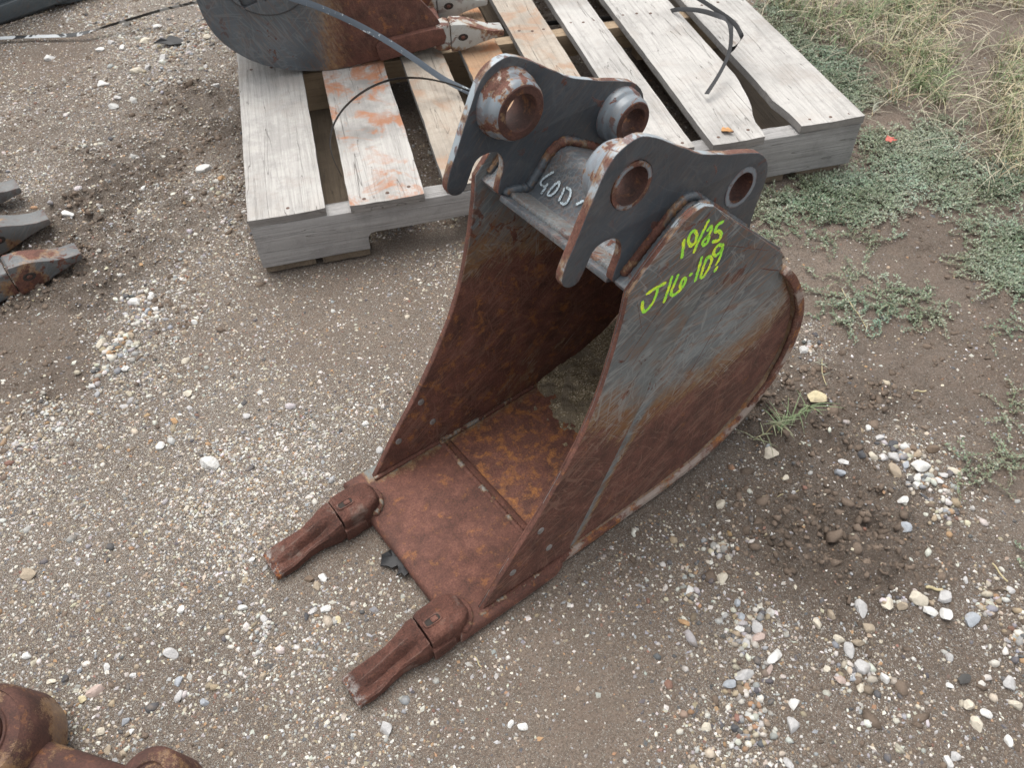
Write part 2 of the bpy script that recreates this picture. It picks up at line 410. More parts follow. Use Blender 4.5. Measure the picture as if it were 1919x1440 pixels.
def ground_z(x, y, f=None):
    x = np.asarray(x, float); y = np.asarray(y, float)
    if f is None: f = fields(x, y)
    clod = np.clip(f[3], 0, 1)
    base = (V1.fbm(x+50, y+50, 3.1, 3)-.5)*.016
    n = V2.fbm(x+50, y+50, 17, 5, .6); r = V3.fbm(x+50, y+50, 42, 4, .6)
    cl = (np.abs(n-.5)*2)**.8*.5+np.clip((r-.42)*3.2, 0, 1)*.6
    gate = np.clip((V4.fbm(x+50, y+50, 9, 3)-.5+.35*clod-.08)*5, 0, 1)
    z = base+gate*clod*cl*.032-.003+(V3.fbm(x+50, y+50, 70, 3)-.5)*(.0025+.004*clod)
    bx, by = to_bucket(x, y)
    d = np.maximum(np.maximum(-.2-bx, bx-.46), np.maximum(-.02-by, by-.31))
    k = np.clip(d/.05, 0, 1); z = z*k+(np.minimum(z*.15, 0)-.0015)*(1-k)
    u, v = to_pallet(x, y)
    d = np.maximum(np.maximum(-.01-u, u-1.23), np.maximum(-.01-v, v-1.25)); k = np.clip(d/.04, 0, 1)
    z = np.where(k < 1, z*k+np.minimum(z*.7-.001, 0.001)*(1-k), z)
    return z
def axis(lo, hi, step, far):
    a = list(np.arange(lo, hi+1e-6, step)); s = step; x = a[-1]; b = []
    while x < far: s *= 1.28; x += s; b.append(x)
    s = step; x = a[0]; c = []
    while x > -far: s *= 1.28; x -= s; c.append(x)
    return np.array(c[::-1]+a+b)
gx = axis(-1.75, 1.75, .0068, 70); gy = axis(.12, 2.95, .0068, 70)
GX, GY = np.meshgrid(gx, gy, indexing='ij')
GF = fields(GX, GY)
GZ = ground_z(GX, GY, GF)
far = np.clip((np.hypot(GX, GY-1.4)-2.5)/4, 0, 1); GZ = GZ*(1-far)+far*(V1.fbm(GX+99, GY+99, .3, 3)-.5)*.06
nx, ny = GX.shape
idx = np.arange(nx*ny).reshape(nx, ny)
quads = np.stack([idx[:-1, :-1], idx[1:, :-1], idx[1:, 1:], idx[:-1, 1:]], -1).reshape(-1, 4)
gv = np.stack([GX, GY, GZ], -1).reshape(-1, 3)
gcol = np.stack([GF[0], GF[3], GF[2]], -1).reshape(-1, 3)

def ground_mat():
    n = NT('mud_and_grit'); at = n.attr(); a = n.xyz(at)
    dens, clod, white = a[0], a[1], a[2]
    big = n.noise(2.6, 7, .68); mid = n.noise(26, 6, .65); fin = n.noise(320, 5, .7)
    mud = n.ramp(big, [(.34, (.118, .087, .066)), (.48, (.182, .138, .107)), (.56, (.208, .160, .124)), (.70, (.252, .200, .158))])
    mud = n.mix(n.mr(mid, .35, .7), mud, (.165, .132, .104), 'MIX')
    mud = n.mix(n.m('MULTIPLY', n.mr(mid, .5, .62, 0, .6), clod), mud, (.14, .106, .082))
    mud = n.mix(n.m('MULTIPLY', n.mr(fin, .50, .36), .75), mud, (.085, .066, .054))  # dark pits: small shadows between the grains put into the mud colour
    mud = n.mix(n.m('MULTIPLY', n.mr(fin, .55, .66), .45), mud, (.31, .265, .23))
    col = mud; hts = None
    for sc, lo, amt in ((300, .42, .8), (520, .75, 1.), (950, .85, .95)):
        vec = n.stretch((.3*sc, .1, .7), (1, 1, 1.3), (sc*.01, .2, .1))
        cc = n.xyz(n.vor(sc, 'F1', 'Color', vec)); dd = n.vor(sc, 'F1', 'Distance', vec)
        pres = n.m('LESS_THAN', cc[0], n.m('MULTIPLY_ADD', dens, lo*1.25, .04))
        disk = n.m('MULTIPLY', pres, n.mr(dd, .42, .5, 1, 0))
        pc = n.ramp(cc[1], [(0, (.05, .05, .052)), (.14, (.13, .11, .095)), (.3, (.20, .16, .125)), (.45, (.30, .23, .16)), (.6, (.32, .31, .30)), (.75, (.42, .375, .31)), (.95, (.54, .51, .46)), (1, (.60, .58, .53))])
        dim = n.mix(n.mr(white, .0, .9, .65, .0), pc, (.19, .155, .125))
        col = n.mix(n.m('MULTIPLY', disk, amt), col, dim)
        hh = n.m('MULTIPLY', disk, n.m('SUBTRACT', .6, dd))
        hh = n.m('MULTIPLY', hh, 300/sc)
        hts = hh if hts is None else n.m('ADD', hts, hh)
    cr = n.vor(30, 'DISTANCE_TO_EDGE', 'Distance', n.stretch((0, 0, 0), (1, 1, 1)))
    h = n.m('ADD', n.m('MULTIPLY', hts, 1.2), n.m('MULTIPLY', n.noise(110, 8, .72), 1.6))
    h = n.m('ADD', h, n.m('MULTIPLY', n.m('MULTIPLY', n.noise(55, 8, .8), clod), 3))
    nm = n.bump(h, .0040, 1.)
    wet = n.mr(n.noise(5, 3), .5, .68)
    return n.out(col, n.mr(wet, 0, 1, .88, .7), None, nm, .35)
tag(link('ground', np_mesh('ground', gv, [quads], gcol, True), ground_mat()), kind='structure')

# ------------------------------------------------------------------ stones
def rot_mats(m, flat=True):
    a = rng.uniform(0, 2*np.pi, m); t = rng.normal(0, .25, m); b = rng.uniform(0, 2*np.pi, m)
    ca, sa = np.cos(a), np.sin(a); ct, st = np.cos(t), np.sin(t)
    Rz = np.zeros((m, 3, 3)); Rz[:, 0, 0] = ca; Rz[:, 0, 1] = -sa; Rz[:, 1, 0] = sa; Rz[:, 1, 1] = ca; Rz[:, 2, 2] = 1
    Rx = np.zeros((m, 3, 3)); Rx[:, 0, 0] = 1; Rx[:, 1, 1] = ct; Rx[:, 1, 2] = -st; Rx[:, 2, 1] = st; Rx[:, 2, 2] = ct
    return np.einsum('nij,njk->nik', Rz, Rx)
def ico(sub):
    bm = bmesh.new(); bmesh.ops.create_icosphere(bm, subdivisions=sub, radius=1)
    v = np.array([p.co[:] for p in bm.verts]); f = np.array([[q.index for q in p.verts] for p in bm.faces]); bm.free()
    return v, f
OCT_V = np.array([(1, 0, 0), (0, 1, 0), (-1, 0, 0), (0, -1, 0), (0, 0, 1), (0, 0, -1)], float)
OCT_F = np.array([(0, 1, 4), (1, 2, 4), (2, 3, 4), (3, 0, 4)])
PAL = np.array([(.58, .56, .51), (.47, .42, .335), (.40, .39, .38), (.28, .29, .305), (.10, .10, .105), (.34, .27, .19), (.34, .21, .12), (.17, .13, .10), (.22, .12, .09), (.34, .335, .325)])
P_WHITE = np.array([.34, .20, .13, .06, .10, .13, .03, .04, .01, .07]); P_DULL = np.array([.09, .10, .10, .09, .15, .18, .06, .16, .04, .03])
def pick_colors(wh):
    r = rng.random(len(wh)); P = P_WHITE[None]*wh[:, None]+P_DULL[None]*(1-wh[:, None])
    c = np.cumsum(P, 1); c /= c[:, -1:]; k = (r[:, None] > c).sum(1)
    col = PAL[np.clip(k, 0, 9)]*rng.uniform(.72, 1.12, (len(wh), 1))*rng.normal(1, .03, (len(wh), 3))
    return np.clip(col, 0, .66), k
def stone_batch(x, y, r, wh, tv, tf, sink=.35, cols=None, jit=.22):
    m = len(x); z = ground_z(x, y)
    s = np.stack([rng.uniform(.8, 1.35, m), rng.uniform(.65, 1.0, m), rng.uniform(.5, .85, m)], -1)*r[:, None]
    V = tv[None]*(1+rng.normal(0, jit, (m, len(tv), 1)))*s[:, None, :]
    V = np.einsum('nij,nkj->nki', rot_mats(m), V)
    V[:, :, 2] += (z+r*(.7-sink)*.5)[:, None]; V[:, :, 0] += x[:, None]; V[:, :, 1] += y[:, None]
    if cols is None: cols, _ = pick_colors(wh)
    C = np.repeat(cols[:, None, :], len(tv), 1)*rng.uniform(.9, 1.1, (m, len(tv), 1))
    F = tf[None]+(np.arange(m)*len(tv))[:, None, None]
    return V.reshape(-1, 3), F.reshape(-1, tf.shape[1]), C.reshape(-1, 3)
def stone_mat(name='stone_skin', scale=1.):
    n = NT(name); c = n.attr(); v = n.noise(260*scale, 5, .7); w = n.noise(90*scale, 4, .6)
    col = n.mix(n.mr(v, .35, .65, .0, .4), c, n.mix(.5, c, (.16, .13, .105)))
    col = n.mix(n.mr(w, .5, .66, 0, .55), col, (.21, .17, .135))
    return n.out(col, .85, None, n.bump(n.m('ADD', v, w), .0012, .8), .35)
M_STONE = stone_mat()
def allowed(x, y, pad=.0):
    bx, by = to_bucket(x, y)
    inb = ((bx > -.045-pad) & (bx < .47+pad) & (by > -.015-pad) & (by < .30+pad)) | ((bx > -.19-pad) & (bx < -.04) & (((by > .02-pad) & (by < .085+pad)) | ((by > .24-pad) & (by < .30+pad))))
    u, v = to_pallet(x, y)
    inp = (u > -.003-pad) & (u < 1.222+pad) & (((v > -.002-pad) & (v < .04+pad)) | ((v > .545-pad) & (v < .60+pad)) | (((u < .13) | (u > 1.08)) & (v > 0) & (v < 1.2)))
    return ~(inb | inp)
def in_view(x, y, margin=.16):
    t = CAM_H; P = np.stack([x, y, 0*x], -1)-np.array([0, 0, CAM_H])
    z = P@AF; px = F_PX*(P@AR)/z; py = F_PX*(P@AU)/z
    mg = margin*F_PX/z
    return (np.abs(px) < 960+mg) & (np.abs(py) < 720+mg) & (z > 0)
def scatter(n, which, power=1., clump=0., cs=12):
    X = rng.uniform(-1.9, 1.9, n); Y = rng.uniform(.1, 2.95, n)
    k = in_view(X, Y); X, Y = X[k], Y[k]
    f = fields(X, Y); p = np.clip(f[which], 0, 1)**power
    if clump: p = p*np.clip(1+clump*(V4.fbm(X+20, Y+20, cs, 3)-.5)*4, 0.02, 3)/1.6
    k = (rng.random(len(X)) < p) & allowed(X, Y, .003)
    return X[k], Y[k], np.clip(f[2][k], 0, 1)**.75
gvs, gfs, gcs = [], [], []; off = 0
def add_batch(t):
    global off
    gvs.append(t[0]); gfs.append(t[1]+off); gcs.append(t[2]); off += len(t[0])
IV1, IF1 = ico(1)
X, Y, wh = scatter(820000, 0, 1.1, .7, 9)
add_batch(stone_batch(X, Y, rng.gamma(3., .00038, len(X))+.0009, wh, OCT_V, OCT_F, .8))
X, Y, wh = scatter(90000, 0, 1.3, 1.0, 11)
add_batch(stone_batch(X, Y, rng.uniform(.0016, .0032, len(X)), wh, IV1, IF1, .9, jit=.13))
X, Y, wh = scatter(46000, 1, 1.5, 1.5, 8)
add_batch(stone_batch(X, Y, rng.gamma(2.6, .0010, len(X))+.0016, wh, IV1, IF1, .8, jit=.17))
# tight clusters of washed-out stones: photo px, py, radii, count, stone radius range, whiteness
CLUST = [(258,560,60,34,90,.0028,.0075,.95),(268,600,40,30,60,.0028,.0065,.95),(215,650,50,50,80,.0030,.0080,.75),(190,700,40,30,40,.003,.007,.7),(160,400,60,14,40,.003,.007,.9),(330,520,70,40,60,.0025,.005,.8),
         (90,770,90,35,110,.0025,.005,.9),(40,840,60,50,60,.0025,.005,.8),(330,100,70,35,90,.003,.008,.8),(300,150,60,25,60,.003,.007,.8),(180,40,110,20,110,.003,.006,.9),(50,165,60,16,40,.003,.006,.9),(380,60,30,40,40,.003,.008,.8),(250,30,60,14,50,.003,.006,.8),
         (420,850,90,60,160,.0018,.0038,.9),(560,800,80,50,140,.0018,.0036,.9),(380,960,70,40,90,.002,.004,.8),(500,1180,60,60,80,.0022,.0042,.8),(430,420,40,30,30,.003,.006,.5),
         (1700,850,55,28,60,.0035,.0085,.75),(1730,900,60,40,70,.003,.007,.7),(1770,960,50,50,50,.003,.006,.6),(1400,1180,45,60,60,.003,.0075,.8),(1400,1290,60,60,70,.0028,.006,.7),(1420,1370,60,50,70,.0028,.006,.6),(1350,1030,60,50,60,.0028,.006,.6),
         (1600,1260,50,40,45,.0035,.007,.6),(1860,1130,50,50,60,.003,.007,.8),(1900,1200,25,60,30,.003,.006,.8),(1690,1130,90,20,30,.003,.006,.7),(1520,650,20,35,25,.003,.006,.8),(700,1000,40,25,20,.0025,.005,.4),(1290,1110,50,50,30,.0028,.006,.6)]
for (px, py, rx, ry, nn, ra, rb, wv) in CLUST:
    a_ = rng.uniform(0, 2*np.pi, nn); q_ = np.abs(rng.normal(0, .55, nn)); gg_ = np.array([ground_at(px+rx*q*math.cos(t), py+ry*q*math.sin(t))[:2] for q, t in zip(q_, a_)])
    k_ = allowed(gg_[:, 0], gg_[:, 1], .008); gg_ = gg_[k_]; nn = len(gg_)
    if nn: add_batch(stone_batch(gg_[:, 0], gg_[:, 1], ra+(rb-ra)*rng.random(nn)**2, np.full(nn, wv), IV1, IF1, .5, jit=.15))
tag(link('gravel', np_mesh('gravel', np.concatenate(gvs), [np.concatenate(gfs)], np.concatenate(gcs)), M_STONE), kind='stuff')
# crumbs of broken mud
X, Y, wh = scatter(200000, 3, 1.6, 1.5, 10)
cc = np.array([(.145, .110, .084)])*rng.uniform(.65, 1.3, (len(X), 1))
t = stone_batch(X, Y, rng.gamma(1.8, .0013, len(X))+.0008, wh, IV1, IF1, 1.0, cc, jit=.33)
def crumb_mat():
    n = NT('mud_crumb'); c = n.attr(); v = n.noise(400, 6, .75)
    return n.out(n.mix(n.mr(v, .35, .7, 0, .5), c, (.19, .15, .12)), .95, None, n.bump(v, .0015, 1), .2)
tag(link('soil_crumbs', np_mesh('soil_crumbs', t[0], [t[1]], t[2]), crumb_mat()), kind='stuff')

# ------------------------------------------------------------------ materials of the main bucket (object coordinates: x back, z up)
def lin(n, a, b, c, lo, hi):
    """smooth 0..1 of a*x+b*z+c between lo and hi"""
    o = n.xyz(); v = n.m('ADD', n.m('MULTIPLY', o[0], a), n.m('MULTIPLY_ADD', o[2], b, c)); return n.mr(v, lo, hi)
def reg_outer(n):
    # rust takes the low rear band below a line that climbs backwards, and the nose
    o = n.xyz(); a = n.mr(n.m('ADD', o[2], n.m('MULTIPLY', n.mr(o[0], .44, .54), -.05)), .285, .115)
    b = n.mr(n.m('SUBTRACT', o[0], n.m('MULTIPLY', o[2], .52)), .148, .178)
    c = n.mr(n.m('ADD', o[0], n.m('MULTIPLY', o[2], .3)), .588, .612)
    return n.m('MAXIMUM', n.m('MULTIPLY', a, b), n.m('MULTIPLY', c, .62))
def reg_front(n):
    a = lin(n, .95, 1, 0, .56, .30)
    return n.m('MULTIPLY', a, 1.0)
M_EAR = steel('ear_paint', None, (.044, .053, .063), chips=.42, edge_rust=.5, scratch=.12, gloss=.4, edge_r=.006)
M_BOSS = steel('boss_paint', lambda n: n.m('MULTIPLY', lin(n, -1, .0, 0, -.34, -.24), n.mr(n.noise(38, 5, .65), .48, .58, .0, .7)), (.16, .19, .215), chips=.8, edge_rust=.9, scratch=.15, gloss=.36, edge_r=.005, orange=.35)
M_TUBE = steel('tube_paint', None, (.07, .082, .094), chips=.45, edge_rust=.95, scratch=.5, gloss=.4, ang=R(20), pale=.15)
M_OUTER = steel('outer_side', reg_outer, lines=[(.3414, .2266, .4432, .4014, .0016), (.372, .435, .455, .385, .0012), (.37, .30, .44, .33, .0009), (.42, .27, .50, .30, .001), (.32, .22, .40, .285, .0011), (.45, .36, .49, .335, .0022)], paint= (.066, .077, .084), wear=lambda n: lin(n, .1, 1, 0, .44, .32), chips=.3, edge_rust=.6, scratch=.95, gloss=.42, orange=.2, ang=R(-28), fine=.2, soften=.05)
M_FRONT = steel('reinforcement', reg_front, lines=[(.222, .350, .292, .425, .0018), (.215, .38, .27, .402, .0009), (.232, .435, .245, .385, .0009), (.23, .33, .28, .385, .0009), (.19, .255, .25, .315, .0016), (.185, .24, .235, .262, .0012), (.17, .20, .20, .215, .002), (.33, .46, .355, .49, .002), (.14, .16, .175, .125, .0022)], paint= (.075, .083, .086), wear=lambda n: n.m('MULTIPLY', lin(n, .1, 1, 0, .50, .36), .7), chips=.35, edge_rust=.7, scratch=1., gloss=.45, orange=.2, ang=R(-32), fine=.2, soften=.05)
def reg_inner(n): return n.m('ADD', lin(n, -.2, -1, .47, -.02, .24), n.mr(n.noise(6, 4), .4, .65, .05, -.45))
M_INNER = steel('inner_side', reg_inner, (.12, .135, .14), chips=.9, edge_rust=.2, scratch=.8, gloss=.5, orange=.5, rust_bright=1.1, ang=R(-35), soften=.1)
def reg_floor(n):
    o = n.xyz(); e = n.mr(n.m('ABSOLUTE', n.m('ADD', o[1], .142)), .085, .135, 1.15, .35); return n.m('MAXIMUM', e, n.m('MULTIPLY', n.mr(n.m('ABSOLUTE', n.m('ADD', o[1], .142)), .138, .141), n.mr(n.noise(30, 4), .58, .64, 1.3, .2)))
M_FLOOR = steel('floor_rust', reg_floor, (.12, .135, .135), chips=.9, edge_rust=.3, scratch=.3, gloss=.6, orange=.78, rust_bright=1.15, fine=.4, polish=lambda n: n.m('MULTIPLY', n.mr(n.m('ABSOLUTE', n.m('ADD', n.xyz()[1], .142)), .1385, .1405), n.mr(n.noise(24, 5, .7), .46, .58, 0, .9)))
M_RUST = steel('rust', lambda n: 1.5+0*0 if False else n.mr(n.obj, 0, 0, 1.5, 1.5), chips=0, edge_rust=0, orange=.12, rust_bright=1.0, fine=.5)
def reg_lip(n):
    o = n.xyz(); e = n.mr(n.m('ADD', o[1], n.m('MULTIPLY', n.m('SUBTRACT', n.noise(26, 4), .5), .07)), -.004, -.045, .15, 1.3)   # paint survives along the far side
    return n.m('MAXIMUM', e, n.mr(o[0], .0, -.02, 0, 1.3))
M_LIP = steel('lip_rust', reg_lip, (.13, .155, .155), chips=.8, edge_rust=.0, orange=.35, fine=.5, polish=lambda n: n.m('MULTIPLY', n.edge(.005, .02, .25), n.mr(n.noise(30, 5, .7), .42, .6, .1, .8)))
M_EDGE = steel('plate_edge', lambda n: n.m('ADD', lin(n, 0, -1, .5, -.03, .1), n.mr(n.noise(22, 3), .42, .6, -.1, .62)), (.27, .31, .335), chips=1.15, edge_rust=.6, orange=.3, gloss=.36)  # much paler than the plate faces: sky reflection put into the edge paint
M_PIN = steel('bore_rust', lambda n: n.mr(n.noise(45, 4), .30, .44, .4, 1.4), (.16, .13, .11), chips=0, edge_rust=0, orange=.35, rust_bright=.62, gloss=.6)
def weld_mat(name, paint, amt):
    return steel(name, lambda n: n.mr(n.noise(18, 4), .45, .6, 0, amt), paint, chips=.9, edge_rust=0, orange=.4, gloss=.42, fine=.6)
M_WELD = weld_mat('weld_painted', (.062, .075, .088), .75)
M_WELD2 = steel('weld_worn', lambda n: n.mr(n.noise(30, 4), .38, .52, .2, 1.2), (.15, .165, .165), chips=.9, edge_rust=0, orange=.3, gloss=.5, fine=.6)
def worn_mat():
    n = NT('tooth_steel'); rc, g = rust_color(n, .15, 1.0)
    tip = n.mr(n.xyz()[0], -.183, -.172, 1, 0); k = n.m('MULTIPLY', tip, n.mr(n.noise(150, 5, .7), .44, .62, 0, .85))
    e = n.edge(.004, .03, .3); rc = n.mix(n.m('MULTIPLY', e, n.mr(n.noise(55, 4), .4, .6, .1, .75)), rc, (.30, .20, .165)); rc = n.mix(n.mr(n.noise(26, 6, .7), .54, .7, 0, .6), rc, (.19, .155, .13))
    c = n.mix(k, rc, n.mix(n.mr(n.noise(90, 3), .55, .6), (.34, .32, .30), (.36, .13, .04)))
    mid = n.noise(60, 6, .6)
    return n.out(c, .78, None, n.bump(n.m('ADD', g, n.m('MULTIPLY', mid, 3.5)), .0022, 1.), .4)
M_TOOTH = worn_mat()
def flat_mat(name, c, rough=.6, jitter=.15, sc=200, spec=.4):
    n = NT(name); v = n.noise(sc, 5, .6)
    return n.out(n.ramp(v, [(.3, tuple(x*(1-jitter) for x in c)), (.7, tuple(min(1, x*(1+jitter)) for x in c))]), rough, None, n.bump(v, .0006, .5), spec)

# ------------------------------------------------------------------ main bucket
bk = empty('excavator_bucket', (BX, BY, 0), BYAW, 'narrow rusty two toothed excavator bucket with grey mounting ears standing on the gravel', 'excavator bucket')
side = [(0, .018), (.05, .088), (.1, .150), (.14, .2095), (.167, .2595), (.188, .311), (.2025, .362), (.213, .410), (.2195, .4525),
        (.2416, .4742), (.262, .492), (.2859, .510), (.300, .5155), (.316, .517), (.3324, .5082), (.488, .364), (.492, .342), (.512, .305), (.536, .262), (.548, .22),
        (.5495, .185), (.541, .146), (.523, .112), (.485, .072), (.44, .042), (.39, .024), (.31, .014), (.146, .012), (.0, .012)]
front = smooth_poly(side[:9], 1, False)
sideS = densify(front+side[9:], .012)
side_m = {}
for (y0, y1, lab) in ((0.003, .012, None), (.2748, .2778, None)):
    sp = plate('side_plate', [sideS], y0, y1, M_INNER if y0 < .1 else M_OUTER, bk, .002, wob=.0006)
    sp.data.materials.append(M_EDGE)
    if y0 < .1: sp.data.materials.append(M_OUTER); 
    else: sp.data.materials.append(M_INNER)
    me = sp.data
    for p in me.polygons:
        nrm = p.normal; inner = (nrm.y < -.7) if y0 < .1 else (nrm.y > .7); outer = (nrm.y > .7) if y0 < .1 else (nrm.y < -.7)
        if not inner and not outer: p.material_index = 1
        elif y0 < .1: p.material_index = 0 if inner else 2
        else: p.material_index = 0 if outer else 2
    side_m[y0] = sp
    tag(sp, 'side plate away from the camera, rusty inside' if y0 < .1 else 'scratched side plate with green paint marking')
# thick reinforcement plate along the mouth on the camera side
seam = [(.148, .017), (.1835, .0892), (.2254, .1766), (.2638, .2565), (.3036, .3272), (.3348, .3807), (.3652, .445), (.360, .479)]
rein = densify(front+side[9:15]+seam[::-1][0:]+[(.0, .014)], .012)
rp = plate('reinforcement_plate', [rein], .2776, .2838, M_FRONT, bk, .0012, wob=.0005)
rp.data.materials.append(M_EDGE)
for p in rp.data.polygons:
    if abs(p.normal.y) < .7: p.material_index = 1
# plug welds
M_PLUG = flat_mat('plug_weld_steel', (.20, .185, .175), .6, .35, 160)
for (x, z) in ((.1017, .1177), (.1154, .063), (.0554, .0631)):
    for (yy, s) in ((.2838, 1), (.012, 1)):
        bm = bmesh.new(); bmesh.ops.create_uvsphere(bm, u_segments=14, v_segments=8, radius=1)
        dx, dz = ((0, 0) if yy > .1 else (-.004, .006))
        for v in bm.verts: v.co = (x+dx+v.co.x*.0055, -(yy)+v.co.y*.0011, z+dz+v.co.z*.0062)
        from_bm('plug_weld', bm, M_PLUG, bk, True)
# wrapper shell (bottom and back)
shell = [(.10, .004), (.2, .004), (.32, .006), (.40, .014), (.449, .030), (.4983, .0586), (.5412, .1023), (.5616, .1428), (.568, .185), (.566, .22), (.553, .262), (.523, .3115), (.499, .340)]
strip('floor_plate', densify(shell, .03, False), .012, -.004, .2875, M_FLOOR, bk, 1, 14, 1)
M_BACK = steel('back_plate_paint', None, (.08, .09, .098), chips=.8, edge_rust=.6, scratch=.5)
strip('back_cover', [(.372, .4475), (.40, .428), (.4885, .3645), (.5005, .338)], .009, .0095, .2745, M_BACK, bk, -1, 6, 0)
for (a, b) in ((.0095, .0400), (.2533, .2745)):
    strip('back_cover', [(.338, .502), (.40, .447), (.4875, .3695)], .009, a, b, M_BACK, bk, -1, 2, 0)
# torque tube: low middle section with front flange, taller ends outside the ears
strip('cross_tube', [(.2275, .4435), (.245, .438), (.2665, .4315), (.285, .449), (.299, .466), (.310, .4735), (.324, .474), (.338, .467), (.365, .452), (.40, .428)], .008, .0505, .2425, M_TUBE, bk, -1, 12, 1)
for (a, b) in ((.0095, .0403), (.2530, .2746)):
    strip('cross_tube', [(.2262, .4455), (.2447, .4523), (.2708, .4737), (.3031, .4994), (.3190, .5065), (.332, .503), (.36, .478)], .008, a, b, M_TUBE, bk, -1, 3, 1)
strip('throat_plate', [(.236, .440), (.30, .41), (.40, .37), (.49, .345)], .006, .0125, .2745, M_INNER, bk, 1, 2, 0)
# lip
lip = [(-.040, -.0127), (-.040, .297), (.118, .297), (.134, .291), (.134, -.006), (.118, -.0127)]
bm = bmesh.new(); lo = densify(lip, .02); N_ = len(lo)
def lipring(ins, z): 
    cx, cy = .045, .142
    return [bm.verts.new((p[0]+(ins if p[0] < 0 else -ins if p[0] > .1 else 0), -(p[1]+(ins if p[1] < .01 else -ins if p[1] > .28 else 0)), z+ (.0005*math.sin(p[1]*90)))) for p in lo]
rings = [lipring(.004, .001), lipring(0, .004), lipring(0, .011), lipring(.0015, .0165), lipring(.006, .0205)]
for a, b in zip(rings[:-1], rings[1:]):
    for k in range(N_): bm.faces.new((a[k], a[(k+1) % N_], b[(k+1) % N_], b[k]))
bm.faces.new(rings[0][::-1]); bm.faces.new(rings[-1])
from_bm('cutting_edge', bm, M_LIP, bk, True, 50)
# ears
ear = [(.1541, .4853), (.157, .4755), (.163, .4697), (.1715, .468), (.179, .472), (.1876, .4879), (.1935, .4985), (.201, .5040), (.211, .5055), (.222, .5035), (.2305, .4965),
       (.2345, .487), (.2340, .4759), (.229, .464), (.2262, .456), (.2235, .447), (.228, .4405), (.238, .432), (.262, .425), (.30, .430), (.35, .432), (.43, .396), (.4447, .401), (.4446, .4304), (.4555, .4673), (.4545, .489),
       (.4445, .5055), (.4271, .5185), (.39, .5315), (.3604, .5426), (.3285, .5572), (.2973, .579), (.2709, .5975), (.2521, .6068), (.2405, .6088), (.2270, .6063), (.2123, .5985), (.2015, .5835), (.1945, .5690), (.1620, .5043)]
earS = densify(smooth_poly(ear, 1), .006)
H1, H2 = (.2405, .5575), (.411, .4800)
for (a, b) in ((.0405, .051), (.2423, .2528)):
    e = plate('ear_plate', [earS, circle(*H1, .0262), circle(*H2, .0238)], a, b, M_EAR, bk, .0012, wob=.0007)
    e.data.materials.append(M_EDGE)
    for p in e.data.polygons:
        if abs(p.normal.y) < .6: p.material_index = 1
    inner = a < .1
    # bosses: a bushing through the plate, long side to the inside with a stepped chamfered collar
    for (hx, hz, r0, r1, r2, ext) in ((*H1, .0208, .0345, .0345, .0285), (*H2, .0185, .0315, .0315, .0280)):
        if inner: y_in, d, out_y = b, 1, a
        else: y_in, d, out_y = a, -1, b
        t = abs(b-a)
        prof = [(r0, -t-.0006), (r0-.001+.001, ext-.001), (r0+.001, ext), (r1-.0048, ext), (r1-.0035, ext-.0010), (r1-.0006, ext-.0055), (r1, ext-.008), (r1, ext-.0145),
                (r1+.0006, ext-.0160), (r1+.0028, ext-.0175), (r1+.0040, ext-.0200), (r1+.0046, .0025), (r1+.0058, -.0005), (.0262, -.001), (.0258, -t-.0006)]
        if hz < .5: prof = [(p[0] if p[0] < .024 else p[0]*.96, p[1]) for p in prof]
        bo = lathe('pin_boss', prof, hx, hz, d, M_BOSS, bk, 56, y_in, 35)
        bo.data.materials.append(M_PIN)
        for p in bo.data.polygons:
            c = p.center; rr = math.hypot(c.x-hx, c.z-hz)
            if rr < r0+.0015 or (rr < r1-.0035 and abs(-c.y-(y_in+d*ext)) < .0012): p.material_index = 1
# welds round the ears, tube and side plates
tubeL = [(.250, .4405), (.268, .434), (.285, .4515), (.300, .4685), (.312, .4755), (.325, .4765), (.34, .469), (.40, .431)]
for yy in (.0525, .2410):
    bead('weld_bead', [(x-.001, yy, z+.0018) for x, z in [(.232, .4440)]+tubeL], .0062, M_WELD, bk)
tubeO = [(.236, .4475), (.2708, .4755), (.3031, .5010), (.3190, .5083), (.333, .5045), (.43, .416)]
for yy in (.0385, .2545):
    bead('weld_bead', [(x, yy, z+.001) for x, z in tubeO], .0055, M_WELD, bk)
for yy in (.0135, .2735):
    bead('weld_bead', [(x+.001, yy, z+.002) for x, z in tubeO[:-1]], .0048, M_WELD, bk)
bead('weld_bead', [(.0, .0145, .0215), (.1, .0145, .0205), (.2, .0145, .0175), (.3, .0145, .0195)], .0038, M_WELD2, bk, .15)
bead('weld_bead', [(.118, .014, .0205), (.117, .09, .0190), (.117, .18, .0190), (.118, .269, .0205)], .0042, M_WELD2, bk, .2)
bead('weld_bead', [(-.003, .286, .0195), (.06, .2862, .0195), (.13, .2862, .0165), (.16, .2815, .0115)], .0042, M_WELD2, bk, .25)
bead('weld_bead', [(.15, .2835, .010), (.25, .2835, .0095), (.32, .2835, .0115), (.40, .2835, .0205), (.449, .2835, .037), (.49, .2835, .063), (.53, .2835, .104), (.5475, .2835, .146), (.5555, .2835, .19), (.552, .2835, .235), (.535, .2835, .275), (.505, .2835, .322)], .0036, M_OUTER, bk, .08)
bead('weld_bead', [(x+.001, .2803, z) for x, z in seam[:7]], .0022, M_RUST, bk, .1)
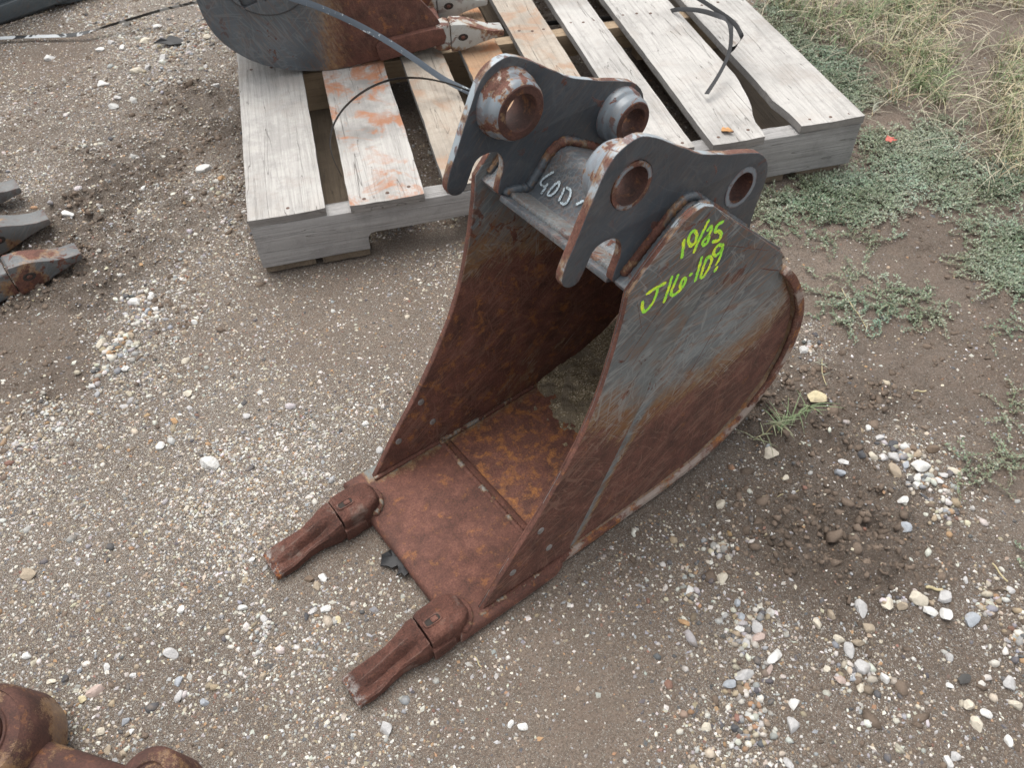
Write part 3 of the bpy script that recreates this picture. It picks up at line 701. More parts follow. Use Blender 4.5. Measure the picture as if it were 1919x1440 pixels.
# adapters and teeth
def rring(x, yc, w, z0, z1, rt=.35, rb=.15, n=5, skew=0):
    """rounded box section at x"""
    h = z1-z0; o = []
    cr = [(w/2, z1, rt, 0), (-w/2, z1, rt, 90), (-w/2, z0, rb, 180), (w/2, z0, rb, 270)]
    for (sx, sz, rf, a0) in cr:
        r = rf*min(w/2, h); cx = sx-math.copysign(r, sx); cz = sz-math.copysign(r, sz-(z0+z1)/2)
        for i in range(n):
            a = R(a0+90*i/(n-1)); o.append((x+skew*(cz+r*math.sin(a)), yc+cx+r*math.cos(a), cz+r*math.sin(a)))
    return o
def roughen(o, cuts, amp, sc=90.):
    bm = bmesh.new(); bm.from_mesh(o.data)
    bmesh.ops.subdivide_edges(bm, edges=bm.edges, cuts=cuts, use_grid_fill=True)
    P = np.array([v.co[:] for v in bm.verts])
    if len(P):
        a = V1.fbm(P[:, 0]*1+P[:, 2]*.8+5, P[:, 1]-P[:, 2]*.6+5, sc, 3)-.5; b = V2.fbm(P[:, 0]+P[:, 2]*.5+5, P[:, 1]+P[:, 2]*.9+5, sc*2.3, 2)-.5
        for v, d in zip(bm.verts, a*amp*2+b*amp): v.co += v.normal*float(d)
    bm.to_mesh(o.data); bm.free(); o.data.set_sharp_from_angle(angle=R(32)); return o
def adapter(yc):
    secs = []
    for (x, w, z0, z1) in ((-.0765, .047, .001, .0435), (-.072, .0495, .000, .0465), (-.060, .051, .0, .0475), (-.045, .0515, .0, .0475), (-.034, .0500, .0, .0470), (-.025, .0440, .0, .0455), (-.018, .0335, .003, .0425), (-.0135, .018, .008, .036)):
        secs.append(rring(x, yc, w, z0-.003, z1, .34, .12))
    ad = loft('tooth_adapter', secs, M_TOOTH, bk, True, 60)
    roughen(ad, 2, .0009)
    # pin slot: dark recess frame and the pin head inside
    bm = bmesh.new()
    cx, cy = -.0605, yc+.001
    ring_o = [(cx+.0125*math.copysign(abs(math.cos(a))**.5, math.cos(a)), cy+.0062*math.copysign(abs(math.sin(a))**.5, math.sin(a))) for a in [2*math.pi*i/20 for i in range(20)]]
    zt = .0474
    A = [bm.verts.new((p[0], -p[1], zt+.0011)) for p in ring_o]
    B = [bm.verts.new((cx+(p[0]-cx)*.86, -(cy+(p[1]-cy)*.78), zt+.0013)) for p in ring_o]
    Cc = [bm.verts.new((cx+(p[0]-cx)*.84, -(cy+(p[1]-cy)*.74), zt+.0002)) for p in ring_o]
    A0 = [bm.verts.new((cx+(p[0]-cx)*1.03, -(cy+(p[1]-cy)*1.05), zt-.0015)) for p in ring_o]
    for a, b in ((A0, A), (A, B), (B, Cc)):
        for k in range(20): bm.faces.new((a[k], a[(k+1) % 20], b[(k+1) % 20], b[k]))
    from_bm('slot_rim', bm, M_TOOTH, ad, True, 40)
    bm = bmesh.new(); v = [bm.verts.new((cx+(p[0]-cx)*.85, -(cy+(p[1]-cy)*.76), zt+.00035)) for p in ring_o]; bm.faces.new(v)
    from_bm('slot_recess', bm, M_DARK, ad)
    bm = bmesh.new(); box_bm(bm, cx-.002, cx+.0075, -cy-.0038, -cy+.0038, zt, zt+.0026, .0012)
    from_bm('locking_pin', bm, M_RUST, ad)
    # weld crescent round the rear of the adapter
    pts = []
    for i in range(13):
        a = R(-80+160*i/12); pts.append((-.0385+.0285*math.cos(a), yc+.0265*math.sin(a), .0222))
    bead('weld_crescent', pts, .0052, M_WELD2, ad, .08)
    return ad
M_DARK = flat_mat('dark_recess', (.035, .028, .024), .95)  # flat dark faces that close the slots and pin holes
def tooth(yc):
    secs = []
    # x, left offset, right offset, z0, z1, ridge
    T = ((-.0775, -.0215, .0215, .004, .0395, 0), (-.079, -.0245, .0245, .0015, .0440, 0), (-.088, -.0245, .0255, .000, .0435, .2), (-.098, -.0225, .0235, .000, .0395, .5),
         (-.110, -.0195, .0200, .000, .0350, .9), (-.122, -.0182, .0188, .000, .0310, 1), (-.134, -.0180, .0195, .000, .0285, 1), (-.147, -.0190, .0225, .0, .0260, 1), (-.160, -.0205, .0245, .0, .0235, .9),
         (-.172, -.0215, .0240, .0, .0200, .6), (-.183, -.0220, .0230, .0, .0160, .3), (-.188, -.0215, .0225, .001, .0120, 0))
    for (x, a, b, z0, z1, rg) in T:
        h = z1-z0; m = []
        W2 = b-a
        # upper line with ridge and side hollows; counter-clockwise
        ys = [0, .07, .2, .34, .46, .58, .70, .82, .93, 1]
        hz = [.70, .95, 1.0-.02*rg, 1.0, 1.0+.10*rg, 1.0-.04*rg, .96-.36*rg, .93-.34*rg, .88-.2*rg, .62]
        up = [(x, yc+a+W2*t, z0+h*q) for t, q in zip(ys, hz)]
        lo = [(x, yc+a+W2*t, z0+h*q) for t, q in ((1, .15), (.94, 0.02), (.7, 0), (.3, 0), (.06, .02), (0, .15))]
        secs.append(up+lo)
    t = loft('tooth', secs, M_TOOTH, bk, True, 30); roughen(t, 2, .0012)
    # side lug reaching back beside the adapter
    ls = []
    for (x, w, z0, z1) in ((-.079, .010, .003, .026), (-.068, .010, .003, .0255), (-.056, .0095, .004, .0245), (-.046, .008, .006, .022)):
        ls.append(rring(x, yc+.0245, w, z0, z1, .3, .3))
    loft('tooth_lug', ls, M_TOOTH, t, True, 60)
    return t
for yc in (.0425, .2665):
    adapter(yc); tooth(yc)

# ------------------------------------------------------------------ hand written marks, projected earlier onto the steel: (x, z) in the bucket frame
def ribbon(bm, pts, width, fn, nrm, seed=0):
    """pts 2-D; fn maps to 3-D local; flat stroke with uneven edges"""
    rr = np.random.default_rng(seed)
    P = smooth_poly(pts, 1, False) if len(pts) > 2 else pts
    P = densify(P, width*.35, False); L = []
    for i, p in enumerate(P):
        a = P[max(0, i-1)]; b = P[min(len(P)-1, i+1)]; tx, tz = b[0]-a[0], b[1]-a[1]; l = math.hypot(tx, tz)+1e-9
        w = width*.5*(1+rr.uniform(-.28, .22))*(.55 if i in (0, len(P)-1) else 1); w2 = width*.5*(1+rr.uniform(-.28, .22))*(.55 if i in (0, len(P)-1) else 1)
        L.append((bm.verts.new(fn(p[0]-tz/l*w, p[1]+tx/l*w)), bm.verts.new(fn(p[0]+tz/l*w2, p[1]-tx/l*w2))))
    for a, b in zip(L[:-1], L[1:]): bm.faces.new((a[0], a[1], b[1], b[0]))
MARKS = {"date": [[[0.2912, 0.4876], [0.2915, 0.4738], [0.2922, 0.4612]], [[0.3066, 0.4903], [0.3006, 0.4919], [0.2977, 0.4871], [0.2987, 0.4791], [0.3038, 0.472], [0.3088, 0.4727], [0.3107, 0.4782], [0.3095, 0.4857], [0.3062, 0.4904]], [[0.3256, 0.4962], [0.3188, 0.4817], [0.3132, 0.4699], [0.3095, 0.4592]], [[0.3256, 0.4799], [0.3284, 0.484], [0.332, 0.4841], [0.3327, 0.4775], [0.3279, 0.4721], [0.3225, 0.4703], [0.3217, 0.4656], [0.3256, 0.462], [0.3304, 0.4638], [0.3312, 0.4693], [0.3262, 0.4737]], [[0.3508, 0.4817], [0.3404, 0.4819], [0.3387, 0.4733], [0.3449, 0.4715], [0.3505, 0.4661], [0.3508, 0.4582], [0.3442, 0.4575], [0.3374, 0.462]]], "lot": [[[0.2438, 0.4381], [0.2537, 0.4394], [0.2732, 0.4387]], [[0.2616, 0.4377], [0.2599, 0.4297], [0.2577, 0.4212], [0.2514, 0.415], [0.2447, 0.4119], [0.2408, 0.4191], [0.2396, 0.4316]], [[0.2809, 0.444], [0.2782, 0.4263], [0.2735, 0.409]], [[0.2907, 0.4411], [0.2859, 0.4276], [0.2826, 0.419], [0.2861, 0.4123], [0.2949, 0.4128], [0.3035, 0.4185], [0.3046, 0.427], [0.2996, 0.4304], [0.296, 0.4254], [0.2979, 0.4167]], [[0.3084, 0.4288], [0.314, 0.4291]], [[0.3248, 0.4475], [0.3228, 0.4309], [0.3201, 0.4136]], [[0.3332, 0.4425], [0.3313, 0.4333], [0.3281, 0.417], [0.3321, 0.4127], [0.3386, 0.4197], [0.3431, 0.4312], [0.3408, 0.4386], [0.3325, 0.4422]], [[0.3554, 0.4476], [0.3475, 0.4509], [0.3424, 0.4438], [0.3471, 0.4357], [0.3546, 0.4375], [0.3581, 0.4439], [0.3545, 0.4484]], [[0.3576, 0.4435], [0.3567, 0.4296], [0.3511, 0.4201]], [[0.3551, 0.4179], [0.3512, 0.4108]]], "tube": [[[0.0727, 0.0372], [0.0677, 0.0299], [0.0632, 0.0211], [0.065, 0.0158], [0.0735, 0.0166], [0.075, 0.0222]], [[0.0753, 0.0184], [0.0738, 0.007]], [[0.0887, 0.0322], [0.084, 0.0253], [0.0823, 0.0147], [0.0835, 0.0101], [0.0897, 0.0134], [0.0918, 0.0245], [0.089, 0.0319]], [[0.0994, 0.0292], [0.1016, 0.0216], [0.1027, 0.0125]], [[0.1012, 0.031], [0.1103, 0.0309], [0.1141, 0.0234], [0.1135, 0.0126], [0.1054, 0.0131]], [[0.1269, 0.0209], [0.1309, 0.0263], [0.1338, 0.0298]], [[0.1393, 0.0218], [0.1386, 0.0134]]]}
def paint_mat(name, c, c2, hole=.55):
    n = NT(name); v = n.noise(700, 4, .7); w = n.noise(60, 3)
    col = n.mix(n.mr(w, .45, .6), c, c2)
    col = n.mix(n.mr(v, hole, hole+.08), col, (.10, .11, .10))
    return n.out(col, .7, None, n.bump(v, .0004, .6), .3)
M_GREEN = paint_mat('yellow_green_marker', (.36, .82, .07), (.72, .88, .05), .55)
M_CHALK = paint_mat('pale_chalk', (.50, .58, .62), (.42, .5, .55), .52)
for key, lab in (('date', 'handwritten yellow green 10/25'), ('lot', 'handwritten yellow green J16-109')):
    bm = bmesh.new()
    for i, s in enumerate(MARKS[key]): ribbon(bm, [tuple(p) for p in s], .0047, lambda x, z: (x, -.28415, z), None, i)
    tag(from_bm('painted_marking', bm, M_GREEN, bk), lab)
fx0, fz0, fx1, fz1 = .2665, .4315, .299, .466
dl = math.hypot(fx1-fx0, fz1-fz0); tx, tz = (fx1-fx0)/dl, (fz1-fz0)/dl
bm = bmesh.new()
for i, s in enumerate(MARKS['tube']):
    ribbon(bm, [tuple(p) for p in s], .0030, lambda y, t: (fx0+tx*t-tz*.0013, -y, fz0+tz*t+tx*.0013), None, 40+i)
tag(from_bm('chalk_marking', bm, M_CHALK, bk), 'pale handwritten 40D on the cross tube')
# sandy dirt lying at the back of the floor
NG_ = 110; xs = np.linspace(.262, .50, NG_); ys = np.linspace(.0125, .2735, NG_); XX, YY = np.meshgrid(xs, ys, indexing='ij')
fl = np.interp(XX, [.26, .32, .40, .449, .4983], [.0175, .0185, .027, .044, .075])
top = .0175+np.clip((XX-(.285+.05*np.abs(YY-.10)/.15+.02*(V2.fbm(XX*1+3, YY+3, 22, 5, .6)-.5)*4))/.06, 0, 1)*.016+(XX > .4)*(XX-.4)*.35+(V1.fbm(XX+8, YY+8, 60, 5, .6)-.5)*.006-.0015*(XX < .30)
zz = np.maximum(top, 0); zz = np.where(XX > .49, fl+.01, zz)
ii = np.arange(NG_*NG_).reshape(NG_, NG_)
dq = np.stack([ii[:-1, :-1], ii[1:, :-1], ii[1:, 1:], ii[:-1, 1:]], -1).reshape(-1, 4)
def dirt_mat():
    n = NT('sandy_dirt'); v = n.vor(520, 'F1', 'Color'); x = n.xyz(v); w = n.noise(30, 4)
    c = n.ramp(x[0], [(0, (.10, .08, .05)), (.5, (.20, .16, .10)), (.85, (.33, .27, .18)), (1, (.5, .45, .35))])
    return n.out(n.mix(n.mr(w, .45, .6), c, (.17, .14, .10)), .95, None, n.bump(n.vor(520), .0015, .8), .2)
dm = np_mesh('dirt_heap', np.stack([XX, -YY, zz], -1).reshape(-1, 3), [dq[:, ::-1]], None, True)
do = empty  # keep name
d_o = link('dirt_heap', dm, dirt_mat()); d_o.location = (BX, BY, 0); d_o.rotation_euler = (0, 0, BYAW)
tag(d_o, kind='stuff')

# ------------------------------------------------------------------ pallet
def wood_mat(name, light, dark, seed, stain=None, stain_amt=0., along='y', rough=.85, blot=.5):
    n = NT(name); st = (1/30, 1, 1/30) if along == 'y' else (1, 1/30, 1/30)
    oi = n.N.new('ShaderNodeObjectInfo'); rnd = oi.outputs['Random']
    cmb = n.N.new('ShaderNodeCombineXYZ')
    for k in range(3): n.put(cmb.inputs[k], n.m('MULTIPLY', rnd, 7.3+3*k))
    va = n.N.new('ShaderNodeVectorMath'); va.operation = 'ADD'; n.put(va.inputs[0], n.obj); n.put(va.inputs[1], cmb.outputs[0])
    v0 = va.outputs[0]; v = n.stretch((0, 0, 0), st, (seed, seed*.3, 0), v0)
    g1 = n.noise(5, 5, .6, vec=v, dist=.25); g2 = n.noise(15, 4, .7, vec=v); b = n.noise(7, 5, .6, vec=v0); f = n.noise(230, 3, .7, vec=v0)
    t = n.m('ADD', n.m('MULTIPLY', g1, .6), n.m('MULTIPLY', g2, .4))
    c = n.ramp(t, [(.30, dark), (.42, tuple(a*.7+d*.3 for a, d in zip(light, dark))), (.56, light)])
    c = n.mix(n.mr(b, .44, .68, 0, blot), c, tuple(x*.5 for x in light)); c = n.mix(n.mr(n.noise(38, 6, .75, vec=v0), .5, .72, 0, .5), c, tuple(x*.55 for x in light))
    c = n.mix(n.mr(n.noise(3.2, 4, vec=v0), .5, .66, 0, .35), c, tuple(min(.7, x*1.2) for x in light))
    kd = n.vor(5.2, 'F1', 'Distance', n.stretch((0, 0, 0), (1, 1.5, 1), (seed*.37, .1, 0), v0)); c = n.mix(n.mr(kd, .085, .04, 0, .75), c, (.15, .10, .065))
    c = n.mix(n.mr(n.noise(4.5, 6, .8, vec=v0), .50, .64, 0, .55), c, tuple(x*.62 for x in light))
    crack = n.mr(n.m('ABSOLUTE', n.m('SUBTRACT', n.noise(1.6, 2, .5, vec=v, dist=.2), .5)), .0, .0035, 1, 0)
    c = n.mix(n.m('MULTIPLY', crack, .7), c, (.07, .06, .05))
    if stain:
        q = n.m('MULTIPLY', n.mr(n.noise(13, 6, .65, vec=v0, dist=.6), .47, .60), n.mr(b, .35, .55)); c = n.mix(n.m('MULTIPLY', q, stain_amt), c, stain)
    c = n.mix(n.mr(f, .55, .75, 0, .3), c, tuple(x*.6 for x in light))
    e = n.m('MULTIPLY', n.edge(.003, .02, .25), .35); c = n.mix(e, c, tuple(x*.5 for x in light))
    h = n.m('ADD', n.m('MULTIPLY', t, 1.4), n.m('MULTIPLY', f, .25)); h = n.m('SUBTRACT', h, n.m('MULTIPLY', crack, .6))
    return n.out(c, rough, None, n.bump(h, .0022, .9), .3)
GREY = ((.425, .408, .383), (.165, .155, .145)); TAN = ((.38, .335, .28), (.20, .155, .12)); 
M_W1 = wood_mat('weathered_board', *GREY, 0, (.30, .22, .16), .12)
M_W2 = wood_mat('rust_stained_board', *GREY, 3, (.36, .15, .07), .85, blot=1.0)
M_W3 = wood_mat('tan_board', *TAN, 5, (.32, .17, .09), .5)
M_W4 = wood_mat('orange_board', (.34, .22, .135), (.18, .11, .07), 7, (.36, .14, .05), .7)
M_SF = wood_mat('stringer_grey', (.32, .31, .30), (.15, .145, .14), 2, along='x', blot=.6)
M_SM = wood_mat('stringer_tan', (.36, .27, .18), (.16, .11, .07), 4, along='x', blot=.7)
pal = empty('wooden_pallet', (PX, PY, 0), PYAW, 'weathered wooden pallet with gaps between its deck boards, behind the narrow bucket', 'pallet')
def board(name, L, Rr, z0, z1, mat, parent, seed=0, wob=.0007, cup=.0015):
    """L, Rr: lists of (v,u) for left and right edge; v along the board"""
    r_ = np.random.default_rng(seed); n = 44
    v0 = max(L[0][0], Rr[0][0]); v1 = L[-1][0]
    vv = np.linspace(v0, v1, n); ul = np.interp(vv, [p[0] for p in L], [p[1] for p in L]); ur = np.interp(vv, [p[0] for p in Rr], [p[1] for p in Rr])
    ul = ul+r_.normal(0, wob*.45, n)+(V1.fbm(vv*0+seed*3.1, vv, 9, 3)-.5)*wob*4; ur = ur+r_.normal(0, wob*.45, n)+(V2.fbm(vv*0+seed*3.1, vv, 9, 3)-.5)*wob*4
    K = 7; bm = bmesh.new(); T = []; B = []
    end = r_.normal(0, .0008, (2, K))
    for i in range(n):
        bowz = (V3.fbm(np.array([vv[i]]), np.array([seed*5.]), 3, 2)[0]-.5)*.002
        rt, rb = [], []
        for k in range(K):
            t = k/(K-1); u = ul[i]*(1-t)+ur[i]*t; dv = end[0][k] if i == 0 else end[1][k] if i == n-1 else 0
            zc = cup*(2*t-1)**2+bowz
            rt.append(bm.verts.new((u, vv[i]+dv, z1+zc-cup*.5))); rb.append(bm.verts.new((u, vv[i]+dv, z0+bowz)))
        T.append(rt); B.append(rb)
    for i in range(n-1):
        for k in range(K-1):
            bm.faces.new((T[i][k], T[i][k+1], T[i+1][k+1], T[i+1][k])); bm.faces.new((B[i][k], B[i+1][k], B[i+1][k+1], B[i][k+1]))
        bm.faces.new((T[i][0], T[i+1][0], B[i+1][0], B[i][0])); bm.faces.new((T[i][-1], B[i][-1], B[i+1][-1], T[i+1][-1]))
    for i in (0, n-1):
        for k in range(K-1): bm.faces.new((T[i][k], B[i][k], B[i][k+1], T[i][k+1]))
    return from_bm(name, bm, mat, parent, False)
M_NAIL = flat_mat('nail_head_rust', (.10, .06, .045), .7)
nail_me = None
def nail(parent, u, v, z):
    global nail_me
    if nail_me is None:
        bm = bmesh.new(); bmesh.ops.create_cone(bm, cap_ends=True, segments=10, radius1=.0038, radius2=.0032, depth=.0008)
        nail_me = bpy.data.meshes.new('nail'); bm.to_mesh(nail_me); bm.free(); nail_me.materials.append(M_NAIL)
    o = bpy.data.objects.new('nail', nail_me); COL.objects.link(o); o.parent = parent; o.location = (u, v, z)
DEPTH = 1.14
M_END = wood_mat('sawn_end', (.25, .235, .22), (.11, .10, .09), 12, along='x', blot=.7)
BD = [([(0, 0), (DEPTH, -.002)], [(-.001, .139), (DEPTH, .139)], M_W1), ([(-.006, .1833), (DEPTH, .183)], [(-.006, .3218), (DEPTH, .319)], M_W2),
      ([(.003, .3640), (DEPTH, .362)], [(.003, .459), (DEPTH, .454)], M_W3), ([(.0, .500), (DEPTH, .4985)], [(0, .588), (DEPTH, .587)], M_W4),
      ([(.0, .634), (DEPTH, .628)], [(.0, .726), (DEPTH, .724)], M_W3), ([(-.006, .762), (DEPTH, .7625)], [(-.006, .853), (DEPTH, .8545)], M_W1),
      ([(-.012, .890), (.4, .892), (DEPTH, .896)], [(-.012, .997), (.02, 1.003), (.05, 1.002), (.10, 1.022), (.16, 1.034), (.22, 1.043), (DEPTH, 1.044)], M_W1),
      ([(-.006, 1.080), (.04, 1.079), (.10, 1.069), (.2, 1.072), (DEPTH, 1.068)], [(-.004, 1.2165), (DEPTH, 1.218)], M_W1)]
for i, (L, Rr, mt) in enumerate(BD):
    dz = 0
    if i == 7: dz = .003
    b = board('deck_board', L, Rr, .1082+dz, .124+dz, mt, pal, i+1)
    b.data.materials.append(M_END)
    for p in b.data.polygons:
        if abs(p.normal.z) < .5: p.material_index = 1
    if i == 1: b['label'] = 'deck board with orange rust stains'
    if i == 3: b['label'] = 'orange brown deck board'
    for vs in (.018, .57):
        for t in (.2, .52, .82):
            nail(b, L[0][1]*(1-t)+Rr[0][1]*t, vs+random.uniform(-.008, .008), .1240+dz)
def stringer(v0, v1, mt, notch=True):
    z0, z1 = .0162, .108
    prof = [(0, z0), (.205, z0)]
    if notch: prof += [(.2056, z0+.028), (.212, z0+.036), (.222, z0+.038), (.415, z0+.038), (.427, z0+.034), (.430, z0), (.715, z0), (.717, z0+.03), (.73, z0+.038), (.93, z0+.038), (.944, z0+.03), (.946, z0)]
    prof += [(1.2175, z0), (1.2175, z1), (0, z1)]
    return plate('stringer', [densify(prof, .03)], -v1, -v0, mt, pal, .0008, wob=.0012, angle=30)
M_BOT = wood_mat('dark_bottom_wood', (.16, .125, .09), (.07, .055, .04), 9, blot=.6)  # darker brown wood for the bottom boards
stringer(.0, .038, M_SF); stringer(.551, .589, M_SM); stringer(1.10, DEPTH, M_SM)
for k, (a, b_) in enumerate(((.004, .098), (.112, .204), (.46, .56), (.64, .74), (.97, 1.07), (1.10, 1.195))):
    board('bottom_board', [(.004, a), (DEPTH, a)], [(.004, b_), (DEPTH, b_)], .0006, .016, M_BOT, pal, 20+k, cup=0)

# ------------------------------------------------------------------ wide bucket lying on the pallet
def P_world(u, v, z): return (PX+cp_*u-sp_*v, PY+sp_*u+cp_*v, z)
b2 = empty('excavator_bucket', P_world(.2, .62, .124), PYAW, 'dark grey and rust brown bucket lying on the pallet under a black strap', 'excavator bucket')
U0, V0, Z0 = .2, .62, .124
def uvz(u, v, z): return (u-U0, -(v-V0), z-Z0)     # loft/plate helpers flip y
def reg2(n): return lin(n, 1, -.1, 0, -.06, .10)
M_B2 = steel('second_bucket_side', reg2, (.075, .088, .10), chips=.4, edge_rust=.5, scratch=.35, gloss=.45, orange=.35, rust_bright=.85, ang=R(60), soften=.3)
M_B2D = steel('second_bucket_dark', None, (.05, .058, .066), chips=.4, edge_rust=.5, scratch=.2)
pr = [(-.0405, .345), (-.035, .3125), (-.031, .2685), (-.015, .2267), (.012, .1943), (.047, .166), (.099, .1434), (.1436, .1315), (.201, .1252), (.25, .1275), (.305, .1335), (.40, .1385), (.462, .150), (.467, .172), (.451, .2129), (.4145, .2582), (.37, .315), (.32, .385), (.28, .46), (.24, .52), (.18, .56), (.05, .52), (-.02, .43)]
pp = densify(smooth_poly([(u-U0, z-Z0) for u, z in pr], 1), .012)
for va in (.515, .84):
    plate('side_plate', [pp], -(va+.009-V0), -(va-V0), M_B2, b2, .0015, wob=.0008)
sh = densify([(u-U0, z-Z0) for u, z in pr[:12]], .03, False)
strip('floor_plate', [(a*1.0, c_) for a, c_ in [(x_+.0, z_+.0025) for x_, z_ in sh]], .008, -(.837-V0), -(.5255-V0), M_B2D, b2, 1, 6, 1)
plate('wear_strip', [densify([(u-U0, z-Z0) for u, z in [(.309, .166), (.318, .176), (.345, .183), (.44, .1915), (.462, .1895), (.4665, .170), (.461, .155), (.325, .1372), (.314, .1385)]], .012)], -(.5145-V0), -(.499-V0), M_RUST, b2, .0016, wob=.0012)
plate('lip_plate', [[(.40-U0, .137-Z0), (.47-U0, .149-Z0), (.474-U0, .158-Z0), (.468-U0, .168-Z0), (.40-U0, .155-Z0)]], -(.86-V0), -(.526-V0), M_RUST, b2, .0015)
hub = plate('round_gusset', [circle(.112-U0, .362-Z0, .094, 60), [(.048-U0, .305-Z0), (.052-U0, .288-Z0), (.083-U0, .297-Z0), (.080-U0, .325-Z0), (.06-U0, .325-Z0)], circle(.130-U0, .312-Z0, .012, 20), [(.094-U0, .300-Z0), (.101-U0, .297-Z0), (.106-U0, .33-Z0), (.098-U0, .33-Z0)]], -(.5148-V0), -(.503-V0), M_B2, b2, .0018)
bead('weld_bead', [(.112-U0+.0955*math.cos(a), -(.514-V0), .362-Z0+.0955*math.sin(a)) for a in [R(-170+160*i/24) for i in range(25)]], .004, M_B2D, b2)
M_T2 = steel('second_tooth', lambda n: n.mr(n.noise(14, 4), .48, .66, 0, .9), (.30, .30, .28), chips=.9, edge_rust=.6, orange=.4, gloss=.6, rust_bright=1.0)
def side_tooth(parent, base, mat, s=1.0, name='tooth', pinmat=None):
    """wedge tooth, base(x along, y across, z) -> local; side faces flat with a pin hole"""
    T = ((0, .0, .060, .046), (.004, -.001, .0625, .049), (.03, .001, .060, .049), (.05, .006, .054, .047), (.075, .013, .043, .0445), (.10, .0185, .036, .0435), (.122, .021, .0345, .0435), (.1255, .0235, .033, .042))
    secs = []
    for (x, z0, z1, w) in T: secs.append([base(x*s, y*s, z*s) for _, y, z in rring(0, 0, w, z0, z1, .06, .06, 3)])
    t = loft(name, secs, mat, parent, True, 30)
    for sd_ in (-1, 1):
        bm = bmesh.new(); a = []; b = []; c = []
        for k in range(18):
            an = 2*math.pi*k/18
            for lst, r_, yo in ((a, .0105, .0243), (b, .0088, .0255), (c, .0078, .0248)):
                p = base((.027+r_*1.15*math.cos(an))*s, sd_*yo*s, (.031+r_*.8*math.sin(an))*s); lst.append(bm.verts.new((p[0], -p[1], p[2])))
        for q, w_ in ((a, b), (b, c)):
            for k in range(18): bm.faces.new((q[k], q[(k+1) % 18], w_[(k+1) % 18], w_[k]))
        bm.faces.new(c); from_bm('pin_hole', bm, pinmat or M_DARK, t, True, 40)
        p = base(.027*s, sd_*.0255*s, .031*s); bm = bmesh.new(); bmesh.ops.create_uvsphere(bm, u_segments=10, v_segments=6, radius=.0055*s)
        for v in bm.verts: v.co = (p[0]+v.co.x, -p[1]+v.co.y*.4, p[2]+v.co.z*.8)
        from_bm('locking_pin', bm, M_RUST, t, True)
    return t
for vc, dz in ((.523, 0), (.69, 0), (.845, 0)):
    def base(x, y, z, vc=vc): return uvz(.477+x*math.cos(.035)+z*.035, vc-y, .1345+z-x*.02)
    side_tooth(b2, base, M_T2, .97)
    secs = [[uvz(x, vc-y, z) for _, y, z in rring(0, 0, w, z0, z1, .2, .2, 4)] for (x, w, z0, z1) in ((.43, .030, .150, .178), (.448, .040, .138, .192), (.468, .044, .137, .196), (.4765, .040, .139, .194))]
    loft('tooth_adapter', secs, M_T2, b2, True, 45)

# ------------------------------------------------------------------ plastic straps
M_STRAP = flat_mat('black_strap_plastic', (.009, .009, .010), .5, .2, 90, .35)
def strap_paint():
    n = NT('strap_with_scuffs'); v = n.noise(70, 6, .7); o = n.xyz()
    return n.out(n.mix(n.mr(v, .60, .64), (.075, .092, .112), (.42, .46, .47)), .34, None, n.bump(v, .0004, .5), .5)
M_STRAP2 = strap_paint()
def strap_black():
    n = NT('black_strap_with_paint'); o = n.xyz(); k = n.m('MULTIPLY', n.mr(n.noise(16, 3, .5, dist=.5), .52, .55), 1)
    return n.out(n.mix(k, (.012, .013, .015), (.40, .42, .43)), .45, None, None, .4)
M_STRAP3 = strap_black()
def strap(name, pts, wdirs, width, mat, label, th=.0007, it=2):
    """pts world points, wdirs width direction per point"""
    P = [np.array(p, float) for p in pts]
    wdirs = [np.cross(P[min(i+1, len(P)-1)]-P[max(i-1, 0)], P[i]-np.array([0, 0, CAM_H])) if w_ is None else w_ for i, w_ in enumerate(wdirs)]
    D = [np.array(d, float)/np.linalg.norm(d) for d in wdirs]
    for _ in range(it):
        nP, nD = [P[0]], [D[0]]
        for a, b, da, db in zip(P[:-1], P[1:], D[:-1], D[1:]):
            nP += [a*.75+b*.25, a*.25+b*.75]; nD += [da*.75+db*.25, da*.25+db*.75]
        P, D = nP+[P[-1]], nD+[D[-1]]
    o0 = P[0]; bm = bmesh.new(); rings = []
    for i, (p, d) in enumerate(zip(P, D)):
        t = P[min(i+1, len(P)-1)]-P[max(0, i-1)]; t /= np.linalg.norm(t)+1e-9; d = d-t*(d@t); d /= np.linalg.norm(d)+1e-9; nn = np.cross(t, d)
        q = p-o0
        rings.append([bm.verts.new(tuple(q+d*width/2*a+nn*th*b)) for a, b in ((-1, -.3), (-.92, -.5), (.92, -.5), (1, -.3), (1, .3), (.92, .5), (-.92, .5), (-1, .3))])
    for a, b in zip(rings[:-1], rings[1:]):
        for k in range(8): bm.faces.new((a[k], a[(k+1) % 8], b[(k+1) % 8], b[k]))
    bm.faces.new(rings[0][::-1]); bm.faces.new(rings[-1])
    ob = from_bm(name, bm, mat, None, True, 50); ob.location = o0
    return tag(ob, label, 'strap', 'black plastic straps')
def at_v(px, py, v):
    """photo pixel -> point of the vertical plane v of the pallet"""
    d = (px-CX)/F_PX*AR-(py-CY)/F_PX*AU+AF; nrm = np.array([-sp_, cp_, 0]); t = (v-nrm@(np.array([0, 0, CAM_H])-np.array([PX, PY, 0])))/(nrm@d)
    return np.array([0, 0, CAM_H])+t*d
up = np.array([0, 0, 1.]); vd = AF
perp = np.array([.45, -.35, .8])
strap('strapping_band', [at_v(430, -60, .47), at_v(520, -12, .465), at_v(600, 12, .46), at_v(690, 55, .45), at_v(760, 98, .41), at_v(822, 143, .365), at_v(850, 158, .335), at_v(884, 174, .30)],
      [None]*8, .0125, M_STRAP2, 'wide black strap running down across the bucket on the pallet')
